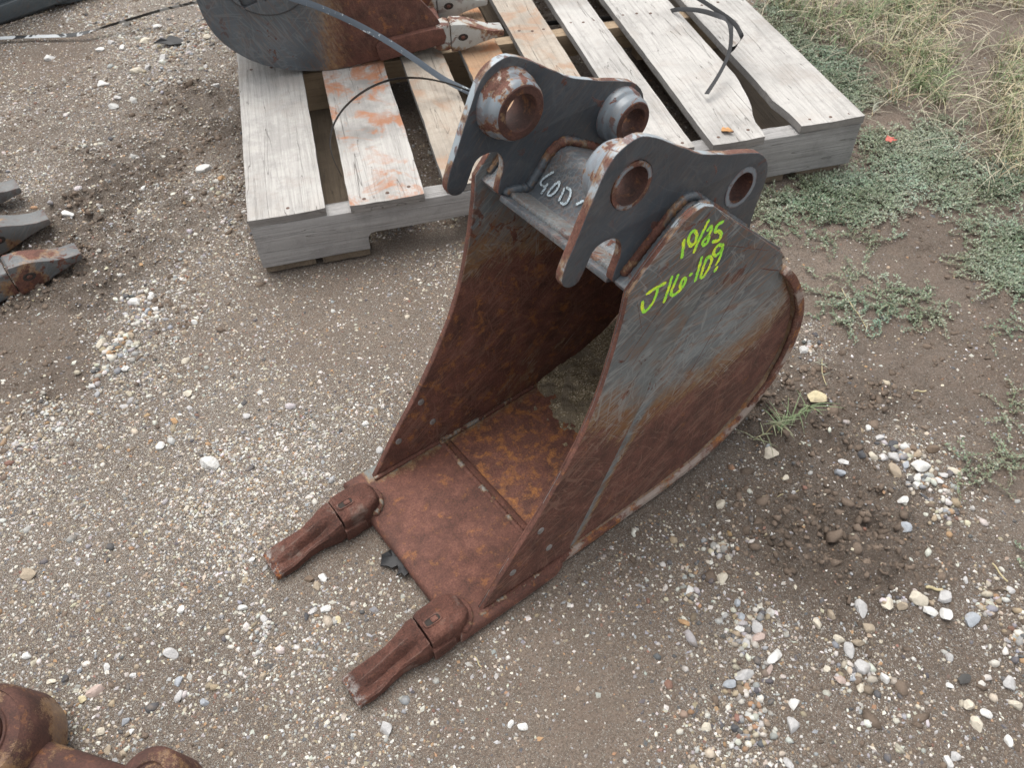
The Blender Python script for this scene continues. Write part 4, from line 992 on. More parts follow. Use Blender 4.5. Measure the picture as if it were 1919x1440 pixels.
strap('strapping_band', [at_v(884, 172, .295), at_v(842, 156, .33), at_v(790, 145, .33), at_v(738, 146, .31), at_v(690, 164, .28), at_v(648, 196, .235), at_v(624, 232, .20), at_v(617, 268, .17), at_v(624, 298, .15), at_v(640, 330, .13)],
      [vd]*10, .010, M_STRAP, 'thin black strap curling over the rust stained deck board')
strap('strapping_band', [P_world(.40, .66, .098), P_world(.60, .655, .098), P_world(.75, .645, .099), P_world(.9, .62, .10), P_world(1.03, .585, .108), ground_at(1262, 17, .135), ground_at(1305, 17, .165), ground_at(1345, 28, .19), ground_at(1368, 41, .20), ground_at(1371, 62, .195), ground_at(1368, 98, .18), ground_at(1349, 138, .16), ground_at(1324, 176, .14)],
      [(0, 0, 1)]*5+[(.1, .9, .3)]*3+[(.3, .8, -.3), (.5, .1, .8), (.7, .2, .6), (.75, .3, .5), (.8, .3, .4)], .011, M_STRAP, 'black strap rising between the last deck boards and bending down to a point')
strap('strapping_band', [ground_at(1270, -25, .16), ground_at(1310, -3, .17), ground_at(1345, 20, .19), ground_at(1377, 42, .205), ground_at(1390, 66, .195), ground_at(1391, 72, .185), ground_at(1378, 86, .16), ground_at(1366, 97, .13)],
      [(.2, .8, .5)]*4+[(.6, .3, .7)]*2+[vd]*2, .0095, M_STRAP, 'black strap looping above the outermost deck board')
strap('strapping_band', [ground_at(-60, 74, .012), ground_at(0, 71, .014), ground_at(60, 68, .014), ground_at(110, 67, .013), ground_at(150, 64, .016), ground_at(190, 52, .02), ground_at(250, 34, .03), ground_at(310, 16, .05), ground_at(372, 3, .08), ground_at(420, -8, .12)],
      [(0, 1, .2)]*4+[(0, .8, .6)]+[vd]*5, .013, M_STRAP3, 'black strap lying on the gravel toward the bucket on the pallet')

# ------------------------------------------------------------------ bucket teeth reaching in from the left
d3 = R(35); fx, fy = math.cos(d3), math.sin(d3)
b3 = empty('excavator_bucket', (-.8235-.275*fx, 1.2935-.275*fy, 0), d3, 'bucket with worn grey wedge teeth reaching in at the left edge', 'excavator bucket')
M_T3 = steel('third_teeth', lambda n: n.mr(n.noise(9, 5), .54, .68, 0, .8), (.072, .080, .084), chips=.9, edge_rust=.9, orange=.3, scratch=.3, gloss=.45)
M_T3B = steel('third_teeth_pale', lambda n: n.mr(n.noise(12, 5), .52, .66, 0, .7), (.10, .105, .105), chips=.9, edge_rust=.9, orange=.3, scratch=.3, gloss=.55)
for k in range(4):
    yc = -.152*k+.0
    xo = -.016*k
    def base(x, y, z, yc=yc, xo=xo): return (.15+x+xo, yc-y, .004+z)
    side_tooth(b3, base, M_T3 if k == 0 else M_T3B, 1.0)
    secs = [[(x+xo, yc-y, z) for _, y, z in rring(0, 0, w, z0, z1, .2, .2, 4)] for (x, w, z0, z1) in ((.02, .032, .012, .04), (.06, .040, .008, .048), (.10, .046, .004, .056), (.147, .042, .006, .058))]
    loft('tooth_adapter', secs, M_T3, b3, True, 45)
bm = bmesh.new(); box_bm(bm, -.22, .055, -.06, .56, .006, .030, .004); from_bm('cutting_edge', bm, M_RUST, b3)
bm = bmesh.new(); box_bm(bm, -.62, -.10, -.055, -.043, .03, .30, .003); from_bm('side_plate', bm, M_B2D, b3)
bm = bmesh.new(); box_bm(bm, -.62, -.10, .543, .555, .03, .30, .003); from_bm('side_plate', bm, M_B2D, b3)
strip('floor_plate', [(-.20, .006), (-.45, .006), (-.6, .06), (-.66, .18), (-.62, .32)], .01, -.54, .04, M_B2D, b3, 1, 4, 2)

# ------------------------------------------------------------------ dark bucket at the top left
d4 = math.atan2(2.50-2.39, -1.24+1.385)
b4 = empty('excavator_bucket', (-1.385, 2.375, 0), d4, 'clean dark grey painted bucket at the top left corner', 'excavator bucket')
M_B4 = steel('fourth_bucket', None, (.062, .078, .088), chips=.35, edge_rust=.5, scratch=.1, gloss=.38)
plate('side_plate', [smooth_poly([(-.5, .0), (-.30, -.0), (-.02, .02), (.17, .028), (.20, .04), (.20, .07), (.12, .20), (.05, .4), (-.3, .45), (-.6, .3), (-.62, .12)], 1)], -.02, -.01, M_B4, b4, .002)
plate('side_plate', [smooth_poly([(-.5, .0), (-.30, -.0), (-.02, .02), (.17, .028), (.20, .04), (.20, .07), (.12, .20), (.05, .4), (-.3, .45), (-.6, .3), (-.62, .12)], 1)], -.52, -.51, M_B4, b4, .002)
plate('side_cutter', [densify([(-.03, .012), (.165, .018), (.190, .035), (.192, .05), (.11, .062), (-.035, .052)], .02)], -.01, .008, M_B4, b4, .003)
strip('floor_plate', [(.15, .012), (-.3, .002), (-.52, .03), (-.63, .16), (-.58, .35)], .01, -.51, -.02, M_B4, b4, 1, 4, 2)
bm = bmesh.new(); box_bm(bm, .12, .20, -.0, .51, .014, .036, .003); from_bm('cutting_edge', bm, M_B4, b4)
for k in range(4):
    def base(x, y, z, k=k): return (.235+x, -.03-.15*k-y, .0+z)
    side_tooth(b4, base, M_B4, 1.0)
    secs = [[(x, -.03-.15*k-y, z) for _, y, z in rring(0, 0, w, z0, z1, .2, .2, 4)] for (x, w, z0, z1) in ((.15, .034, .008, .04), (.19, .042, .002, .052), (.234, .044, .0, .058))]
    loft('tooth_adapter', secs, M_B4, b4, True, 45)

# ------------------------------------------------------------------ rusty linkage at the bottom left corner
lk_o = ground_at(-26, 1368, .085)
lk = empty('steel_linkage', (lk_o[0], lk_o[1], 0), 0, 'rusty brown steel linkage with thick round eye at the bottom left corner', 'linkage')
def lathe_z(name, prof, c, axis_, mat, parent, seg=56):
    bm = bmesh.new(); q = Vector((0, 0, 1)).rotation_difference(Vector(axis_)); rings = []
    for k in range(seg):
        a = 2*math.pi*k/seg
        rings.append([bm.verts.new(q@Vector((r*math.cos(a), r*math.sin(a), h))+Vector(c)) for r, h in prof])
    m = len(prof)
    for k in range(seg):
        A, B = rings[k], rings[(k+1) % seg]
        for i in range(m): bm.faces.new((A[i], A[(i+1) % m], B[(i+1) % m], B[i]))
    return from_bm(name, bm, mat, parent, True, 50)
M_LK = steel('linkage_rust', lambda n: n.mr(n.noise(9, 6), .40, .62, .25, 1.1), (.10, .062, .060), chips=.0, edge_rust=0, orange=.3, rust_bright=.62, gloss=.32, fine=.25)
ax = (-.10, -.22, .95)
lathe_z('eye_boss', [(.026, -.045), (.026, .034), (.029, .040), (.0335, .0428), (.0345, .0405), (.0495, .0402), (.0505, .0422), (.0545, .038), (.058, .032), (.0595, .022), (.0595, .0), (.059, -.03), (.055, -.042), (.045, -.045)], (0, 0, .05), ax, M_LK, lk)
lathe_z('eye_liner', [(.0215, -.043), (.0215, .037), (.0258, .040), (.0258, -.043)], (0, 0, .05), ax, M_PIN, lk)
A_, B_ = ground_at(60, 1425, .045)-np.array([lk_o[0], lk_o[1], 0]), ground_at(250, 1488, .04)-np.array([lk_o[0], lk_o[1], 0])
secs = []
for i in range(9):
    t = i/8; c = A_*(1-t)+B_*t; h = .024; dr = (B_-A_)/np.linalg.norm(B_-A_); sdv = np.cross(dr, up); sdv /= np.linalg.norm(sdv); u2 = np.cross(sdv, dr)
    secs.append([tuple((c+sdv*h*math.cos(R(30*k))+u2*h*.75*math.sin(R(30*k)))*np.array([1, -1, 1])) for k in range(12)])
loft('link_arm', secs, M_LK, lk, True, 80)
c2 = ground_at(292, 1474, .05)-np.array([lk_o[0], lk_o[1], 0])
lathe_z('pin_head', [(.0, .018), (.020, .018), (.022, .021), (.030, .021), (.036, .019), (.039, .014), (.039, -.04), (0.0, -.04)], tuple(c2), (-.15, -.1, .98), M_LK, lk, 40)

# ------------------------------------------------------------------ single stones one can pick out in the photograph
WHT, CRM, GRY, BLU, DRK, TANC, ORG, BRN, PNK, YEL = (.60, .59, .56), (.54, .49, .40), (.44, .43, .42), (.33, .35, .375), (.08, .08, .085), (.34, .28, .21), (.38, .24, .13), (.15, .11, .08), (.42, .33, .29), (.52, .45, .29)
CN = {WHT: 'white', CRM: 'cream', GRY: 'grey', BLU: 'bluish grey', DRK: 'nearly black', TANC: 'tan', ORG: 'orange brown', BRN: 'dark brown', PNK: 'pinkish', YEL: 'yellowish'}
STONES = [(392,871,32,WHT),(352,736,18,CRM),(301,837,18,WHT),(684,794,15,WHT),(349,953,16,CRM),(50,1078,28,TANC),(722,1364,28,GRY),(980,1360,20,WHT),(957,1357,14,WHT),
(603,1080,17,WHT),(592,1095,17,TANC),(607,1140,19,WHT),(632,1160,15,YEL),(579,1083,18,BRN),(585,1143,15,GRY),(572,1152,14,DRK),
(128,404,24,WHT),(253,564,20,WHT),(280,553,16,WHT),(275,582,16,BLU),(244,625,18,TANC),(189,639,22,CRM),(204,661,14,ORG),(233,689,17,WHT),(205,622,14,GRY),(290,575,14,WHT),(268,590,15,WHT),
(272,73,22,CRM),(255,131,22,CRM),(276,125,16,GRY),(91,108,19,WHT),(192,153,19,WHT),(381,314,27,WHT),(415,332,18,ORG),(294,45,16,WHT),(236,42,19,WHT),(248,182,20,WHT),(404,159,17,WHT),(207,77,15,GRY),(228,87,15,WHT),(187,90,15,WHT),(305,108,17,GRY),(220,178,15,GRY),(210,195,16,WHT),(387,69,15,CRM),(318,53,14,TANC),
(1293,1104,19,WHT),(1354,1083,25,CRM),(1383,1130,16,BLU),(1389,1159,21,BLU),(1418,1173,27,GRY),(1386,1179,18,WHT),(1399,1204,23,GRY),(1421,1196,24,PNK),(1451,1230,28,WHT),(1396,1265,34,GRY),(1441,1258,20,PNK),(1369,1280,22,BLU),(1490,1317,26,WHT),(1486,1359,27,GRY),
(1612,1141,34,GRY),(1662,1135,24,CRM),(1691,1136,26,TANC),(1719,1123,34,CRM),(1743,1144,26,WHT),(1772,1119,29,GRY),(1776,1152,28,WHT),(1820,1162,28,BLU),(1627,1177,24,TANC),(1594,1217,28,GRY),(1610,1205,22,TANC),(1614,1249,32,GRY),(1662,1271,22,WHT),(1614,1290,20,CRM),(1576,1273,22,PNK),(1557,1155,22,TANC),(1531,1168,20,CRM),(1602,1270,16,BLU),(1551,1253,18,CRM),
(1891,1281,28,GRY),(1817,1322,29,CRM),(1834,1354,29,CRM),(1853,1337,23,WHT),(1779,1426,24,WHT),(1905,1320,26,CRM),(1793,1415,20,GRY),
(1444,850,33,CRM),(1696,836,20,WHT),(1730,871,32,WHT),(1677,881,27,TANC),(1572,888,22,BLU),(1579,870,18,WHT),(1678,855,27,GRY),(1713,839,18,BRN),(1750,841,22,BRN),(1612,859,16,DRK),(1760,897,16,WHT),(1791,881,21,CRM),(1691,940,18,WHT),(1697,992,22,BLU),(1352,944,26,CRM),(1508,652,21,WHT),(1637,853,19,CRM),(1718,897,18,WHT),(1473,897,16,CRM),(1627,801,14,WHT),(1772,887,16,GRY),(1649,820,15,GRY),(1674,829,17,DRK),(1715,910,17,WHT),(1736,929,15,DRK),
(176,1294,26,PNK),(197,1248,19,WHT),(319,1225,23,GRY),(333,1277,20,BLU),(333,1306,20,GRY),(234,1350,19,BLU),(186,1369,20,CRM),(200,1402,17,TANC),(227,1411,16,TANC),(150,1308,16,YEL),(381,1315,17,BLU),(117,1271,18,DRK),(248,1265,14,WHT),(145,1255,14,BLU),(92,1275,16,CRM),(241,1370,14,WHT)]
def region_of(px, py):
    if py < 220 and px < 450: return 'by the upper left strap'
    if py < 500 and px < 480: return 'left of the pallet'
    if py < 720 and px < 330: return 'beside the left teeth'
    if px < 420 and py > 1190: return 'above the rusty linkage'
    if px < 520: return 'left of the bucket'
    if px < 760 and py < 1230: return 'between the bucket teeth'
    if px < 1120 and py > 1230: return 'below the lower tooth'
    if px < 1470 and py < 1000: return 'by the bucket back'
    if py < 780: return 'behind the bucket'
    if px < 1520 and py > 1000: return 'below the bucket'
    if py < 1010: return 'right of the bucket'
    if px < 1650: return 'in the lower right'
    if py < 1240: return 'in the right row'
    return 'near the right corner'
def chopped(sub, r, rr, flat=.72, planes=13):
    bm = bmesh.new(); bmesh.ops.create_icosphere(bm, subdivisions=sub, radius=1)
    P = np.array([v.co[:] for v in bm.verts]); sc = np.array([rr.uniform(1.0, 1.3), rr.uniform(.72, .95), rr.uniform(flat-.15, flat+.1)])
    for _ in range(planes):
        nn = rr.normal(size=3); nn /= np.linalg.norm(nn); d = rr.uniform(.50, .80); k = P@nn-d; P = P-np.clip(k, 0, None)[:, None]*nn*.97
    P = P*(1+rr.normal(0, .012, (len(P), 1)))*sc*r*1.16
    for v, p in zip(bm.verts, P): v.co = p
    return bm
def solid_stone(c, name, seed):
    n = NT(name); v = n.noise(170, 6, .7); w = n.noise(60, 4, .6); oi = n.N.new('ShaderNodeObjectInfo').outputs['Random']
    base = n.mix(n.mr(v, .35, .65, 0, .5), c, tuple(x*.6 for x in c))
    base = n.mix(n.mr(w, .52, .66, 0, .5), base, (.22, .18, .14))
    base = n.mix(n.m('MULTIPLY', oi, .3), base, tuple(min(.68, x*1.2) for x in c))
    return n.out(base, .88, None, n.bump(n.m('ADD', v, w), .0018, .8), .3)
SM = {c: solid_stone(c, 'stone_'+CN[c].replace(' ', '_'), i) for i, c in enumerate(CN)}
def add_stone(x, y, r, c, seed, sub=3):
    rr = np.random.default_rng(seed); bm = chopped(sub, r, rr)
    o = from_bm('stone', bm, SM[c], None, True, 28)
    o.location = (x, y, float(ground_z(np.array([x]), np.array([y]))[0])+r*.16); o.rotation_euler = (rr.normal(0, .15), rr.normal(0, .15), rr.uniform(0, 6.28))
    return o
grp = {}; REFS = []
for i, (px, py, dpx, c) in enumerate(STONES):
    g = ground_at(px, py, .004); dist = float((g-np.array([0, 0, CAM_H]))@AF); r = dpx*.5*dist/F_PX*.98
    grp.setdefault((region_of(px, py), CN[c]), []).append((r, px, add_stone(g[0], g[1], r, c, 500+i))); grp[(region_of(px, py), CN[c])][-1][2]['py_'] = py
ORD = ['largest', 'second largest', 'third largest', 'fourth largest', 'fifth largest', 'sixth largest', 'seventh largest', 'eighth largest', 'ninth largest', 'tenth largest']
for (reg_, cn), L_ in grp.items():
    L_.sort(key=lambda t: -t[0])
    for k, (r, px, o) in enumerate(L_):
        REFS.append((px, o['py_'], ('the '+ORD[min(k, 9)] if len(L_) > 1 else 'the large')+' %s stone %s' % (cn, reg_))); del o['py_']
        tag(o, (ORD[min(k, 9)]+' %s stone %s' % (cn, reg_)) if len(L_) > 1 else 'only large %s stone %s' % (cn, reg_), 'stone', 'larger loose stones '+reg_)
# smaller pebbles, alike within their patch
X, Y, wh = scatter(5200, 1, 1.8, 1.0, 8)
sel = rng.permutation(len(X)); used = set(); made = 0
CL = [WHT, WHT, CRM, GRY, GRY, BLU, TANC, DRK, ORG]
for k in sel:
    if made >= 155: break
    c = CL[int(rng.integers(0, len(CL)))]; x, y = float(X[k]), float(Y[k])
    P_ = np.array([x, y, -CAM_H]); z_ = P_@AF; px = CX+F_PX*(P_@AR)/z_; py = CY-F_PX*(P_@AU)/z_
    if not (5 < px < 1914 and 5 < py < 1435): continue
    D_ = sorted(((px-q[0])**2+(py-q[1])**2, q) for q in REFS)[0]
    if not 18**2 < D_[0] < 130**2: continue
    q = D_[1]; dx, dy = px-q[0], py-q[1]
    dr = ('right of' if dx > 0 else 'left of') if abs(dx) > abs(dy) else ('below' if dy > 0 else 'above')
    lb = 'small %s pebble %s %s' % (CN[c], dr, q[2])
    if lb in used or len(lb.split()) > 16: continue
    used.add(lb); made += 1
    tag(add_stone(x, y, rng.uniform(.0045, .0068), c, 2000+int(k), 2), lb, 'pebble', 'small pebbles '+region_of(px, py))
# yellowish flat chip of stone
g = ground_at(1526, 746, .006); bm = chopped(3, .0145, np.random.default_rng(77), .32, 14); o = from_bm('stone_chip', bm, SM[YEL], None, True, 25)
o.location = (g[0], g[1], .008); o.rotation_euler = (.1, -.1, -.4); tag(o, 'flat pale yellow chip of stone on the mud right of the bucket', 'stone chip')

# ------------------------------------------------------------------ plants
def leaf_mat(name, tr=.0, rough=.6):
    n = NT(name); c = n.attr(); v = n.noise(300, 3, .6)
    return n.out(n.mix(n.mr(v, .3, .7, 0, .35), c, (.10, .11, .07)), rough, None, None, .35)
M_GRASS = leaf_mat('grass_blades'); M_MAT = leaf_mat('creeping_leaves')
def blades(bases, heights, lean, widths, cols, segs=4):
    """curved tapering blades -> verts, quads, colors"""
    m = len(bases); az = rng.uniform(0, 2*np.pi, m); dx = np.stack([np.cos(az), np.sin(az)], -1); side_ = np.stack([-np.sin(az), np.cos(az)], -1)
    V = []; C = []
    tw = rng.normal(0, .35, m)
    for k in range(segs+1):
        t = k/segs; hx = lean*heights*(t**1.7); hz = heights*(t*(1-.5*np.clip(lean, 0, 1.6)*t))
        hz = np.maximum(hz, .002+.002*t)
        c = bases+np.concatenate([dx*hx[:, None]+side_*(tw*heights*t*t)[:, None], hz[:, None]], -1)
        w = widths*(1-.85*t**1.6)*.5
        o = np.concatenate([side_*w[:, None], (w*.3)[:, None]], -1)
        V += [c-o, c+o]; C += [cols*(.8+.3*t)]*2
    V = np.stack(V, 1); C = np.stack(C, 1); n_ = 2*(segs+1)
    q = np.array([(2*k, 2*k+1, 2*k+3, 2*k+2) for k in range(segs)]); F = q[None]+(np.arange(m)*n_)[:, None, None]
    return V.reshape(-1, 3), F.reshape(-1, 4), C.reshape(-1, 3)
TUFTS = [(1470,12,.5,.030),(1510,25,.5,.035),(1545,55,.55,.04),(1590,25,.6,.04),(1640,35,.4,.045),(1595,85,.5,.03),(1690,60,.35,.045),(1690,12,.5,.045),(1735,110,.3,.04),(1750,50,.25,.035),
(1700,145,.3,.035),(1728,165,.75,.035),(1745,125,.7,.03),(1712,105,.3,.035),(1655,105,.3,.03),(1770,5,.1,.04),(1840,-5,.1,.035),(1900,5,.15,.035),
(1900,100,.25,.04),(1912,150,.3,.045),(1885,175,.3,.04),(1910,225,.3,.045),(1880,245,.35,.035),(1905,290,.4,.035),(1868,300,.5,.018),(1755,190,.4,.022),(1915,330,.3,.03),(1680,190,.3,.018)]
BV, BF, BC, bo_ = [], [], [], 0
for (px, py, gr, rad) in TUFTS:
    g = ground_at(px, py); nb = int(150*(rad/.045)**1.5)
    xy = g[:2]+rng.normal(0, rad*.75, (nb, 2)); base_ = np.concatenate([xy, np.full((nb, 1), -.002)], -1)
    hh = rng.gamma(5, .010, nb)+.014; lean = rng.gamma(4, .2, nb)+.15
    green = rng.random(nb) < gr*1.25
    col = np.where(green[:, None], np.array([(.14, .20, .08)]), np.array([(.50, .43, .27)]))*rng.uniform(.65, 1.25, (nb, 1))*rng.normal(1, .06, (nb, 3))
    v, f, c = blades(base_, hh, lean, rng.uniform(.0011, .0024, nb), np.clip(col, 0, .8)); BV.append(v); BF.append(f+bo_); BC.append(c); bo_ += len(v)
# loose dead straw lying flat
nb = 600; tt = np.array(TUFTS); kk = rng.integers(0, len(TUFTS), nb); gg = np.array([ground_at(a[0], a[1])[:2] for a in TUFTS])
xy = gg[kk]+rng.normal(0, .07, (nb, 2)); base_ = np.concatenate([xy, rng.uniform(.001, .012, (nb, 1))], -1)
v, f, c = blades(base_, rng.uniform(.02, .07, nb), np.full(nb, 2.3), rng.uniform(.0010, .0022, nb), np.clip(np.array([(.52, .46, .34)])*rng.uniform(.5, 1.25, (nb, 1)), 0, .8)); BV.append(v); BF.append(f+bo_); BC.append(c); bo_ += len(v)
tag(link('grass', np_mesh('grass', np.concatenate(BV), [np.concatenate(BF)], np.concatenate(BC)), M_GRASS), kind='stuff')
# creeping mat-forming weed
def mat_leaves(stems, leaf=(.0018, .0042), col=(.165, .205, .135), spread=.055, height=.010, lift=1.):
    """stems: (x,y,len) start points -> leaves along meandering runners"""
    V, F, C = [], [], []; m = len(stems); az = rng.uniform(0, 2*np.pi, m); x = stems[:, 0].copy(); y = stems[:, 1].copy(); steps = 20
    P = []; 
    h0 = rng.uniform(.2, 1, m)*height
    for k in range(steps):
        az = az+rng.normal(0, .22, m); st = stems[:, 2]/steps; x = x+np.cos(az)*st; y = y+np.sin(az)*st
        P.append(np.stack([x, y, h0*np.sin(np.pi*(k+1)/(steps+1))**.6+.001+ground_z(x, y)*.7], -1))
    P = np.stack(P, 1)
    n_ = m*steps
    out = []
    for s_ in (-1, 1):
        a = np.repeat(az, steps)+s_*rng.uniform(.7, 1.5, n_); L = rng.uniform(*leaf, n_)*1.35; w = L*rng.uniform(.5, .75, n_)
        c0 = P.reshape(-1, 3)+rng.normal(0, .0012, (n_, 3)); d = np.stack([np.cos(a), np.sin(a), rng.normal(.25, .4, n_)*lift], -1); sdd = np.stack([-np.sin(a), np.cos(a), rng.normal(0, .5, n_)], -1)
        q = np.stack([c0, c0+d*(L*.5)[:, None]+sdd*(w*.5)[:, None], c0+d*L[:, None], c0+d*(L*.5)[:, None]-sdd*(w*.5)[:, None]], 1)
        out.append(q)
    Q = np.concatenate(out); F = np.arange(len(Q)*4).reshape(-1, 4)
    c = np.array([col])*rng.uniform(.55, 1.45, (len(Q), 1))*rng.normal(1, .05, (len(Q), 3)); pale_ = rng.random(len(Q)) < .12
    big_ = V1.fbm(Q[:, 0, 0]+9, Q[:, 0, 1]+9, 13, 3); c = c*(.35+1.3*big_)[:, None]*np.stack([1+.5*(V2.fbm(Q[:, 0, 0]+9, Q[:, 0, 1]+9, 8, 2)-.45), np.ones(len(Q)), .8+.4*big_], -1)
    c[pale_] = np.array([.34, .36, .28])*rng.uniform(.8, 1.2, (pale_.sum(), 1)); C = np.repeat(np.clip(c, 0, .8), 4, 0)
    # stems as thin strips
    A = P[:, :-1].reshape(-1, 3); B = P[:, 1:].reshape(-1, 3); t = B-A; s2 = np.stack([-t[:, 1], t[:, 0], 0*t[:, 0]], -1); s2 /= np.linalg.norm(s2, axis=1, keepdims=True)+1e-9; s2 *= .00045
    S = np.stack([A-s2, A+s2, B+s2, B-s2], 1)-np.array([0, 0, .0008]); SF = np.arange(len(S)*4).reshape(-1, 4)+len(Q)*4
    sc_ = np.tile(np.array([(.30, .26, .17)]), (len(S)*4, 1))
    return np.concatenate([Q.reshape(-1, 3), S.reshape(-1, 3)]), np.concatenate([F, SF]), np.concatenate([C, sc_])
MATS = [(1600,375,95,45,290),(1550,345,50,22,80),(1680,330,60,40,120),(1455,388,48,30,80),(1745,300,80,40,240),(1700,270,50,22,90),(1540,130,75,40,330),(1500,90,50,40,130),(1600,170,45,30,130),(1575,205,40,20,60),(1640,262,35,14,50),
        (1870,490,50,40,130),(1905,450,30,40,70),(1885,530,35,25,50),(1790,370,60,18,70),(1880,345,45,28,100),(1760,240,50,22,60),(1445,30,35,28,90),(1480,60,30,20,60),(1660,565,80,22,40),(1560,560,60,22,12),(1740,585,40,14,14),(1620,600,80,14,12),(1530,440,50,14,10),(1640,450,50,14,10),(1600,520,70,14,7),
        (1895,760,20,30,8),(1870,900,20,40,5),(1812,870,12,25,6),(1905,1040,20,30,2),(1900,610,30,30,8),(1900,850,22,30,9),(1420,440,25,12,10),(1825,415,40,14,24)]
st_ = []
for (px, py, rx, ry, nn) in MATS:
    a = rng.uniform(0, 2*np.pi, nn); q = np.sqrt(rng.uniform(0, 1, nn))
    for i in range(nn):
        g = ground_at(px+rx*q[i]*math.cos(a[i]), py+ry*q[i]*math.sin(a[i])); u_, v_ = to_pallet(g[0], g[1])
        if -.03 < u_ < 1.235 and v_ > -.01: continue
        st_.append((g[0], g[1], random.uniform(.03, .075)))
st_ = np.array(st_); mv, mf, mc = mat_leaves(st_)
tag(link('creeping_weed', np_mesh('creeping_weed', mv, [mf], mc), M_MAT), kind='stuff')
# single sprigs: stem + leaves
def sprig(px, py, ang, L, nl, label, leafc=(.20, .25, .15), name='grass_sprig', blade=.030, w=.0022):
    g = ground_at(px, py); e = empty(name, (g[0], g[1], 0), 0, label, 'plant')
    pts = []; d = np.array([math.cos(ang), math.sin(ang)])
    for k in range(8):
        t = k/7; p = d*(t-.5)*L+np.array([-d[1], d[0]])*math.sin(t*3)*.006; gz = float(ground_z(np.array([g[0]+p[0]]), np.array([g[1]+p[1]]))[0]); pts.append((p[0], p[1], gz+.003+.006*math.sin(t*3.1)))
    bm = bmesh.new(); tube_path(bm, pts, .0009, 6, 0); from_bm('stem', bm, M_STEM, e, True)
    nb = nl; tt_ = rng.uniform(0, 1, nb); bs = np.stack([np.interp(tt_, np.linspace(0, 1, 8), [p[i] for p in pts]) for i in range(3)], -1)
    col = np.array([leafc])*rng.uniform(.7, 1.3, (nb, 1))
    v, f, c = blades(bs, rng.uniform(.5, 1.2, nb)*blade, rng.uniform(.8, 1.9, nb), np.full(nb, w), col)
    link('leaf', np_mesh('leaf', v, [f], c), M_GRASS, e)
M_STEM = flat_mat('dry_stem', (.40, .34, .20), .7)
sprig(1485, 798, R(38), .085, 34, 'green grass sprig on the mud just right of the bucket', (.17, .23, .11))
sprig(1440, 822, R(10), .05, 22, 'small pale grass sprig pressed against the lower bucket back', (.30, .32, .19), blade=.022)
sprig(1640, 205, R(60), .05, 14, 'pale branching sprig on bare mud beside the pallet corner', (.42, .42, .34), 'weed_sprig', .016)
sprig(1545, 700, R(80), .06, 9, 'thin grey green weed sprig above the yellow stone chip', (.28, .30, .23), 'weed_sprig', .010)
sprig(1600, 580, R(95), .11, 26, 'trailing grey weed runner crossing the mud behind the bucket', (.30, .32, .24), 'weed_sprig', .009)
def twig(px, py, ang, L, r, label, c=(.42, .34, .2), z=.006):
    g = ground_at(px, py); bm = bmesh.new(); n_ = 6
    tube_path(bm, [(math.cos(ang)*L*(k/n_-.5)-math.sin(ang)*.05*L*math.sin(k), math.sin(ang)*L*(k/n_-.5)+math.cos(ang)*.05*L*math.sin(k), .0008*math.sin(k*1.3)) for k in range(n_+1)], r, 6, .05)
    o = from_bm('straw', bm, M_STEM, None, True); o.location = (g[0], g[1], z); tag(o, label, 'straw', None)
twig(1722, 738, 0, .020, .0012, 'short pale straw on smooth mud far right of the bucket')
twig(896, 1245, -1.0, .018, .0008, 'thin forked straw on mud below the lower bucket tooth')
twig(1748, 1108, -.2, .022, .0022, 'reddish brown bark sliver touching the cream stone in the row')
twig(1870, 1078, 1.9, .03, .0012, 'dark thin twig leaning across pebbles at the right edge')
twig(1475, 930, .3, .035, .0007, 'fine dry stalk on the mud below the grass sprig')
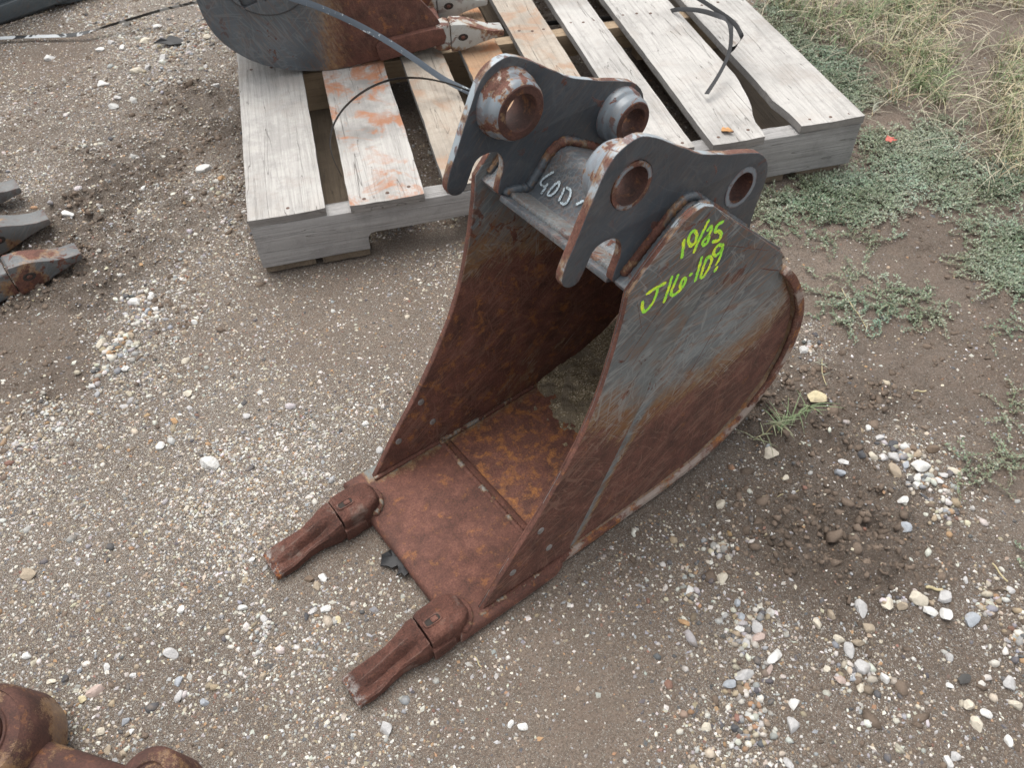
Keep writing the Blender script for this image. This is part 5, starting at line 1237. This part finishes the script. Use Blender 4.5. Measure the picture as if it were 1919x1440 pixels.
# red leaf, black scraps
def scrap(name, px, py, r, mat, label, cat, seed, z=.004, tilt=(0, 0, 0), sx=1., th=.0012):
    rr = np.random.default_rng(seed); g = ground_at(px, py); m_ = 13; bm = bmesh.new(); t, b = [], []
    for k in range(m_):
        a = 2*math.pi*k/m_; q = r*rr.uniform(.55, 1.15); x, y = q*math.cos(a)*sx, q*math.sin(a)
        h = rr.normal(0, r*.12); t.append(bm.verts.new((x, y, h+th))); b.append(bm.verts.new((x, y, h)))
    ct = bm.verts.new((0, 0, th+r*.1)); cbv = bm.verts.new((0, 0, r*.1))
    for k in range(m_):
        j = (k+1) % m_; bm.faces.new((t[k], t[j], ct)); bm.faces.new((b[j], b[k], cbv)); bm.faces.new((t[k], b[k], b[j], t[j]))
    o = from_bm(name, bm, mat, None, True, 40); o.location = (g[0], g[1], z); o.rotation_euler = tilt; tag(o, label, cat)
M_RED = flat_mat('red_leaf', (.45, .12, .09), .6, .25, 150); M_BLK = flat_mat('black_rubber', (.012, .012, .013), .55, .3, 120)
scrap('fallen_leaf', 1663, 278, .010, M_RED, 'small red fallen leaf on the creeping weed beside the pallet', 'leaf', 3, .022, (.2, .1, .3), 1.5)
scrap('rubber_scrap', 737, 1050, .017, M_BLK, 'ragged black rubber scrap lying under the bucket lip edge', 'scrap', 5, .005, (.05, .1, .4), 1.1, .003)
scrap('rubber_scrap', 757, 1070, .012, M_BLK, 'smaller black rubber scrap nearest the bucket lip edge', 'scrap', 6, .005, (.1, 0, 1.1), 1.2, .003)
scrap('plastic_scrap', 318, 83, .022, M_BLK, 'dark triangular plastic scrap on mud near the thin strap', 'scrap', 9, .008, (.25, .1, .2), 1.6, .002)
scrap('plastic_scrap', 1806, 1277, .0075, flat_mat('dark_scrap', (.05, .048, .045), .7), 'torn dark fleck on mud near the bottom right', 'scrap', 10, .004, (0, 0, .4), 1.2, .001)
scrap('bark_chip', 1362, 244, .011, flat_mat('orange_bark', (.38, .20, .08), .8, .4, 120), 'orange brown bark chip lying on the broken deck board corner', 'bark chip', 12, .127, (.1, .2, 1.9), 1.9, .0015)
bpy.data.objects['bark_chip'].location = tuple(ground_at(1362, 244, .127))
